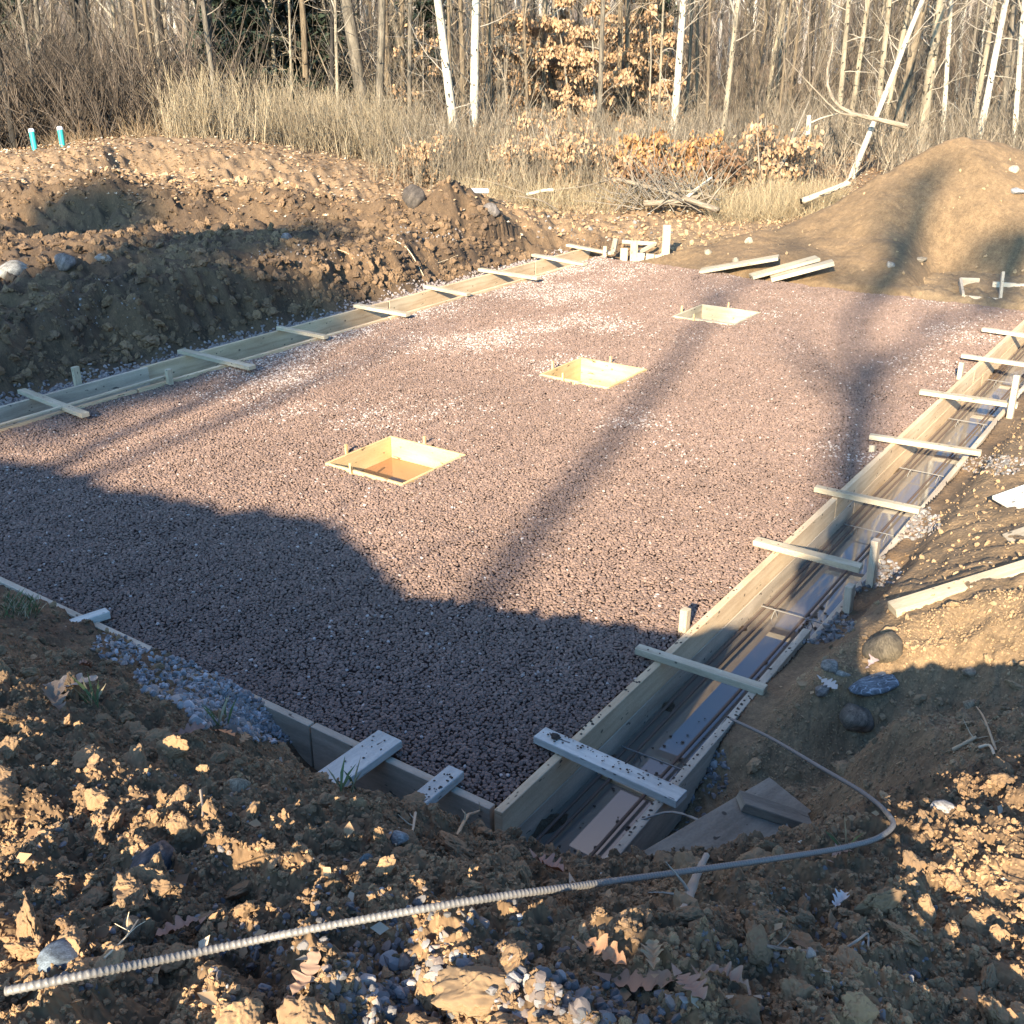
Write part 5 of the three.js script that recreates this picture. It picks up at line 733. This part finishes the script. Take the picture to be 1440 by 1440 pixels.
twigThing('root', [[1340, 1058], [1358, 1050, .015], [1372, 1044, .02]], .007, .005, [0.5, 0.38, 0.24], 'pale dry root stub low on the sunlit right bank', 4, 2); twigThing('root', [[1376, 1055], [1388, 1056, .02], [1398, 1066, .01]], .005, .004, [0.62, 0.5, 0.34], 'short white root piece on the right bank', 5); twigThing('root', [[1372, 1000, .02], [1385, 1030, .03], [1400, 1060, .01]], .003, .004, [0.45, 0.33, 0.2], 'long thin root slanting on the sunlit right bank', 6, 3);
twigThing('root', [[960, 1290, .0], [975, 1262, .04], [990, 1240, .06]], .009, .006, [0.36, 0.29, 0.22], 'stout forked root standing at the brow beside the weathered board', 7, 2);
{ const p = [W(895, 1155, .0), W(940, 1142, .05), W(985, 1155, .12), W(1010, 1175, .2), W(1020, 1215, .3), W(1052, 1256, .5)]; tag(mesh('root', tube(new THREE.CatmullRomCurve3(p).getPoints(18), taper(18, .004, .008), 6), std({ color: lin(0.3, 0.26, 0.21) })), 'long thin root hanging over the weathered board in the pit', 'root'); const q = [W(1102, 1142, .14), W(1108, 1165, .2), W(1118, 1185, .3), W(1135, 1205, .45)]; tag(mesh('root', tube(new THREE.CatmullRomCurve3(q).getPoints(12), taper(12, .004, .005), 6), std({ color: lin(0.34, 0.29, 0.23) })), 'thin root looped round the cleat of the weathered board', 'root'); }
twigThing('root', [[1060, 1335], [1100, 1342, .01], [1150, 1345]], .003, .002, [0.24, 0.18, 0.13], 'dull long root on the shaded near heap at lower right', 9, 2); twigThing('root', [[1188, 1340], [1205, 1332, .015], [1218, 1327, .02], [1220, 1345, .0]], .002, .002, [0.4, 0.33, 0.25], 'bent pale root on the shaded near heap at lower right', 10); twigThing('root', [[150, 1365, .02], [180, 1345, .03], [200, 1325, .04]], .0015, .001, [0.6, 0.5, 0.34], 'thin dry straw over the buried part of the steel bar', 11, 3);
twigThing('twig', [[280, 905, .02], [296, 925, .03], [306, 922, .05]], .003, .002, [0.5, 0.42, 0.34], 'thin pale twig poking over the front form board at left', 12); twigThing('twig', [[210, 896], [240, 880, .01], [258, 872, .01]], .002, .0015, [0.34, 0.28, 0.24], 'thin twig lying on the shaded gravel', 13); twigThing('twig', [[283, 1118], [285, 1135, .01], [287, 1155]], .0025, .002, [0.32, 0.25, 0.18], 'short upright twig in the near heap', 14);
twigThing('root', [[545, 335], [572, 350], [590, 378], [600, 398]], .008, .006, [0.6, 0.47, 0.3], 'long pale root hanging down the dug left bank', 15, 3); twigThing('root', [[612, 372], [630, 366], [644, 360]], .007, .005, [0.55, 0.42, 0.26], 'pale root on the shaded end of the left bank', 16, 2); twigThing('root', [[475, 352], [490, 358], [500, 372]], .006, .004, [0.6, 0.46, 0.28], 'short pale root at the left bank edge', 17, 1);
{ // tufts of grass
  const r = rngOf(99), blade = (L) => { const g = new THREE.BufferGeometry(); g.setAttribute('position', new THREE.Float32BufferAttribute([-.0016, 0, 0, .0016, 0, 0, .001, L * .6, L * .25, 0, L, L * .6], 3)); g.setIndex([0, 1, 2, 0, 2, 3]); g.computeVertexNormals(); return g; }, L = [];
  for (const [px, py, n, s] of [[30, 858, 130, 26], [128, 992, 16, 10], [313, 1020, 8, 8], [490, 1110, 18, 12], [1190, 1200, 8, 12], [660, 1150, 14, 20]]) for (let i = 0; i < n; i++) { const h = hit(px + (r() - .5) * 2 * s, py + (r() - .5) * s); L.push([h.x, h.y - 0.002, h.z, 0.6 + 0.8 * r(), r() < 0.6 ? mix3([0.05, 0.08, 0.025], [0.13, 0.17, 0.06], r()) : [0.35, 0.28, 0.16], 1, 0.9]); }
  scatter('grass_tufts', blade(0.06), std({ roughness: 0.8, side: THREE.DoubleSide }), L, 'small tufts of grass on the near heap and by the front board', 'grass');
}
// mud lumps on the near boards
{ const r = rngOf(101), L = []; const add = (a, b, y, n, da, db, s) => { for (let i = 0; i < n; i++) { const p = P(a + (r() - .5) * da, b + (r() - .5) * db, y); L.push([p.x, p.y, p.z, s * (0.4 + r()), [0.07, 0.05, 0.035], 0.6, 0.5]); } };
  add(.42, .02, .062, 1, 0, 0, .02); add(.41, -.2, .058, 60, .07, .6, .004); add(.8, -.478, .012, 60, 2, .03, .005); add(-.18, .6, .05, 20, .4, .1, .004); add(-.16, .235, .05, 40, .34, .05, .005); add(1.0, -.02, .012, 30, 2.4, .03, .005); add(.5, -.3, -.235, 90, 1.6, .3, .006); add(2.2, -.36, -.235, 60, .9, .14, .009);
  scatter('mud_crumbs', clodGeo(9), std({ roughness: 1 }), L, 'dark crumbs of mud on the near boards and in the trench water', 'mud'); }

// ---------------------------------------------------------------- outside the photo: what throws the shadows
{ // trees behind the viewer, to the left
  // trunks and limbs laid back along the sun's rays from where their shadows lie; each list: [px, py, thickness]
  const back = (px, py, f0) => { const p = hit(px, py), k = (-p.z - f0) / SUN_F; return V(p.x - SUN_X * k, p.y + SUN_T * k, f0 === 0 ? 0 : -f0); };
  const shadeTree = (name, f0, trunk, limbs, mat, label, twigs = 0) => {
    const tp = trunk.map(([px, py]) => back(px, py, f0)), foot = tp[0].clone(); foot.y = land(foot.x, -foot.z) - 0.2; foot.x += 0.1;
    const g = group(name, foot.x, foot.y, foot.z), loc = (q) => q.clone().sub(g.position), wid = (l) => l.map(q => q[2] / 2), rr = rngOf(Math.round(trunk[0][0]));
    const seg = (pp, ww, sides) => { const c = new THREE.CatmullRomCurve3(pp), n = pp.length * 4; return tube(c.getPoints(n), Array.from({ length: n + 1 }, (_, i) => { const t = i / n * (ww.length - 1), k = Math.min(ww.length - 2, Math.floor(t)); return lerp(ww[k], ww[k + 1], t - k); }), sides, 0.5); };
    mesh('trunk', seg([V(0, 0, 0), ...tp.map(loc)], [trunk[0][2] * 0.7, ...wid(trunk)], 9), barkMat[mat], g);
    const cr = limbs.map((l, i) => seg(l.map(([px, py], k) => back(px, py, f0 - 0.25 * k * (i % 2 ? 1 : -1)).sub(g.position)), wid(l), 6));
    for (let i = 0; i < twigs; i++) { const base = loc(tp[tp.length - 1 - (i % 2)]); cr.push(tube(limbPath(rr, base, V(rr() - .5, .9 * rr(), rr() - .5), 1.5 + 2 * rr(), 5, .4, .03), taper(5, .025, .006), 4)); }
    if (cr.length) mesh('crown', mergeGeometries(cr), twigMat[mat], g);
    return tag(g, label, 'tree');
  };
  shadeTree('shade_tree', -25, [[703, 822, .2], [790, 705, .17], [850, 640, .17], [905, 570, .16], [960, 500, .14], [1005, 452, .13], [1045, 398, .11]], [], 'grey', 'tall bare tree behind the viewer whose trunk shades the middle of the pad', 8);
  shadeTree('shade_tree', -28, [[1192, 700, .34], [1196, 650, .34], [1208, 580, .3], [1217, 538, .27]], [[[1217, 538, .2], [1204, 490, .14], [1200, 455, .15], [1222, 425, .22], [1246, 402, .34], [1266, 365, .42], [1285, 318, .36], [1306, 262, .3], [1335, 225, .2]], [[1266, 365, .2], [1240, 330, .2], [1250, 290, .16], [1290, 240, .12]], [[1246, 402, .2], [1180, 385, .16], [1120, 350, .14], [1090, 320, .1]], [[1216, 545, .2], [1255, 510, .19], [1290, 482, .13], [1330, 455, .14], [1395, 437, .22], [1410, 405, .34], [1420, 372, .5], [1440, 330, .5]], [[1395, 437, .14], [1345, 400, .2], [1370, 370, .25], [1390, 330, .2]], [[1208, 570, .12], [1160, 540, .13], [1130, 500, .1], [1112, 450, .06]], [[1300, 476, .1], [1310, 430, .06], [1345, 412, .06]]], 'grey', 'big forked bare tree behind the viewer shading the right of the pad', 6);
  shadeTree('shade_tree', -14, [[100, 655, .13], [180, 612, .13], [267, 578, .12], [340, 540, .1], [425, 497, .08]], [], 'grey', 'slim bare tree behind the viewer, left one of a pair', 6);
  shadeTree('shade_tree', -18, [[165, 660, .11], [235, 630, .12], [300, 605, .1], [345, 588, .07]], [], 'grey', 'slim bare tree behind the viewer, right one of a pair', 6);
  shadeTree('dead_branch', -1.6, [[590, 790, .016], [625, 768, .015], [655, 757, .012], [688, 746, .008]], [], 'dark', 'dead branch stuck in the crest of the heap behind the viewer');
  shadeTree('dead_branch', -1.5, [[478, 735, .014], [488, 718, .012], [500, 700, .008]], [[[484, 724, .01], [498, 716, .006], [512, 708, .004]], [[486, 730, .01], [500, 730, .006], [520, 720, .004]]], 'dark', 'forked twig stuck in the crest of the heap behind the viewer');
  const pine = (px, py, y, k, r, n, label) => { const p = W(px, py, y), x = p.x - SUN_X * k, f = -p.z - SUN_F * k, g0 = land(x, f), hc = y + SUN_T * k - g0, rr = rngOf(n + Math.round(k * 7)); const g = group('shade_pine', x, g0, -f), P0 = [], I0 = [], tw = []; mesh('trunk', tube([V(0, -.3, 0), V(.1, hc * .6, 0), V(0, hc + r, 0)], [.22, .14, .03], 8, .5), barkMat.dark, g);
    for (let i = 0; i < n; i++) { const a = rr() * 6.283, e = Math.acos(2 * rr() - 1), q = Math.cbrt(rr()) * r, c = V(Math.sin(e) * Math.cos(a) * q * 1.25, hc + Math.cos(e) * q * 0.75, Math.sin(e) * Math.sin(a) * q * 1.25); if (i % 4 === 0) tw.push(tube([V(0, c.y - 0.3, 0), c], [.03, .008], 4)); for (let k2 = 0; k2 < 26; k2++) { const p2 = c.clone().add(V(rr() - .5, (rr() - .5) * .6, rr() - .5).multiplyScalar(1.1)), b = rr() * 6.283, l = .2 + .25 * rr(), o = P0.length / 3; P0.push(p2.x, p2.y, p2.z, p2.x + Math.cos(b) * l, p2.y + (rr() - .5) * .3, p2.z + Math.sin(b) * l, p2.x + Math.cos(b + .9) * .15, p2.y + .1, p2.z + Math.sin(b + .9) * .15); I0.push(o, o + 1, o + 2); } }
    const cg = new THREE.BufferGeometry(); cg.setAttribute('position', new THREE.Float32BufferAttribute(P0, 3)); cg.setIndex(I0); cg.computeVertexNormals(); mesh('branches', mergeGeometries(tw), twigMat.dark, g); mesh('crown', cg, hemMat, g); return tag(g, label, 'evergreen'); };
  pine(40, 500, .2, 34, 0.8, 90, 'pine behind the viewer that shades the near end of the dug left bank'); pine(180, 470, .2, 34, 1.0, 120, 'pine behind the viewer that shades the dug left bank');
  pine(355, 342, .5, 36, 0.45, 36, 'pine behind the viewer that shades the middle of the left bank'); pine(95, 296, .7, 38, 0.35, 24, 'pine behind the viewer that shades the far left berm');
}
{ // the viewer, whose shadow falls on the right bank
  const gy = land(0, -0.42), J = { hipL: [-.1, .92, .42], hipR: [.1, .92, .42], kneeL: [-.13, .5, .38], kneeR: [.12, .5, .38], ankL: [-.16, .08, .44], ankR: [.14, .08, .44], toeL: [-.17, .03, .26], toeR: [.16, .03, .26], pel: [0, .95, .42], belly: [0, 1.14, .41], chest: [0, 1.34, .41], neck: [0, 1.5, .4], head: [0, 1.63, .37], chin: [0, 1.56, .31], shL: [-.19, 1.41, .4], shR: [.19, 1.41, .4], elL: [-.16, 1.17, .24], elR: [.27, 1.2, .26], wrL: [.13, 1.34, .1], wrR: [.31, 1.34, .1] };
  const bones = [['pel', 'belly', .16, .15], ['belly', 'chest', .15, .17], ['chest', 'neck', .14, .06], ['shL', 'shR', .075, .075], ['neck', 'head', .055, .105], ['head', 'chin', .1, .06], ['hipL', 'kneeL', .1, .07], ['hipR', 'kneeR', .1, .07], ['kneeL', 'ankL', .068, .045], ['kneeR', 'ankR', .068, .045], ['ankL', 'toeL', .048, .035], ['ankR', 'toeR', .048, .035], ['shL', 'elL', .065, .05], ['shR', 'elR', .065, .05], ['elL', 'wrL', .05, .033], ['elR', 'wrR', .05, .033], ['pel', 'hipL', .14, .11], ['pel', 'hipR', .14, .11]];
  const blob = (segs, c, half, res, smooth) => { const mc = new MarchingCubes(res, std(), false, false, 400000); mc.isolation = 0; const n = res; for (let k = 0; k < n; k++) for (let j = 0; j < n; j++) for (let i = 0; i < n; i++) { const x = c[0] + (i - n / 2) / (n / 2) * half[0], y = c[1] + (j - n / 2) / (n / 2) * half[1], z = c[2] + (k - n / 2) / (n / 2) * half[2]; let s = 0; for (const [p, q, ra, rb] of segs) { const dx = q[0] - p[0], dy = q[1] - p[1], dz = q[2] - p[2], t = clamp(((x - p[0]) * dx + (y - p[1]) * dy + (z - p[2]) * dz) / (dx * dx + dy * dy + dz * dz + 1e-9), 0, 1), d = Math.hypot(x - p[0] - t * dx, y - p[1] - t * dy, z - p[2] - t * dz) - lerp(ra, rb, t); s += Math.exp(-d / smooth); } mc.field[i + j * n + k * n * n] = smooth * Math.log(s); } mc.update(); const m = mc.count, pos = mc.positionArray.slice(0, m * 3), nor = mc.normalArray.slice(0, m * 3); for (let i = 0; i < m; i++) for (let q = 0; q < 3; q++) pos[i * 3 + q] = pos[i * 3 + q] * half[q] + c[q]; const g = new THREE.BufferGeometry(); g.setAttribute('position', new THREE.BufferAttribute(pos, 3)); const w = mergeVertices(g, 1e-5); w.computeVertexNormals(); return w; };
  const body = blob(bones.map(([a, b, r0, r1]) => [J[a], J[b], r0, r1]), [0, .86, .36], [.45, .95, .45], 84, .018), hands = [];
  for (const s of [-1, 1]) { const w = [.09 * s, 1.34, .1], k = [.085 * s, 1.4, .04], fing = [[w, k, .028, .036]]; for (let i = 0; i < 4; i++) { const y = 1.375 + i * .02, a = [.088 * s, y, .03], b = [.084 * s, y + .004, -.005], c = [.06 * s, y + .004, -.012], d = [(.045 + .004 * Math.abs(i - 1.5)) * s, y + .003, .0]; fing.push([a, b, .0095, .0085], [b, c, .0085, .008], [c, d, .008, .0072]); } fing.push([w, [.075 * s, 1.385, .055], .018, .012], [[.075 * s, 1.385, .055], [.05 * s, 1.4, .035], .011, .009]); { const hg = blob(fing, [.08 * s, 1.4, .05], [.07, .08, .09], 44, .003); hg.translate(.22, 0, 0); hands.push(hg); } }
  const g = group('person', -0.17, gy - 0.06, 0); mesh('body', mergeGeometries([body, ...hands]), std({ color: lin(0.06, 0.07, 0.1) }), g); g.scale.setScalar(0.93);
  tag(g, 'person in dark clothes standing behind the camera with both hands raised', 'person');
}

renderer.render(scene, camera);
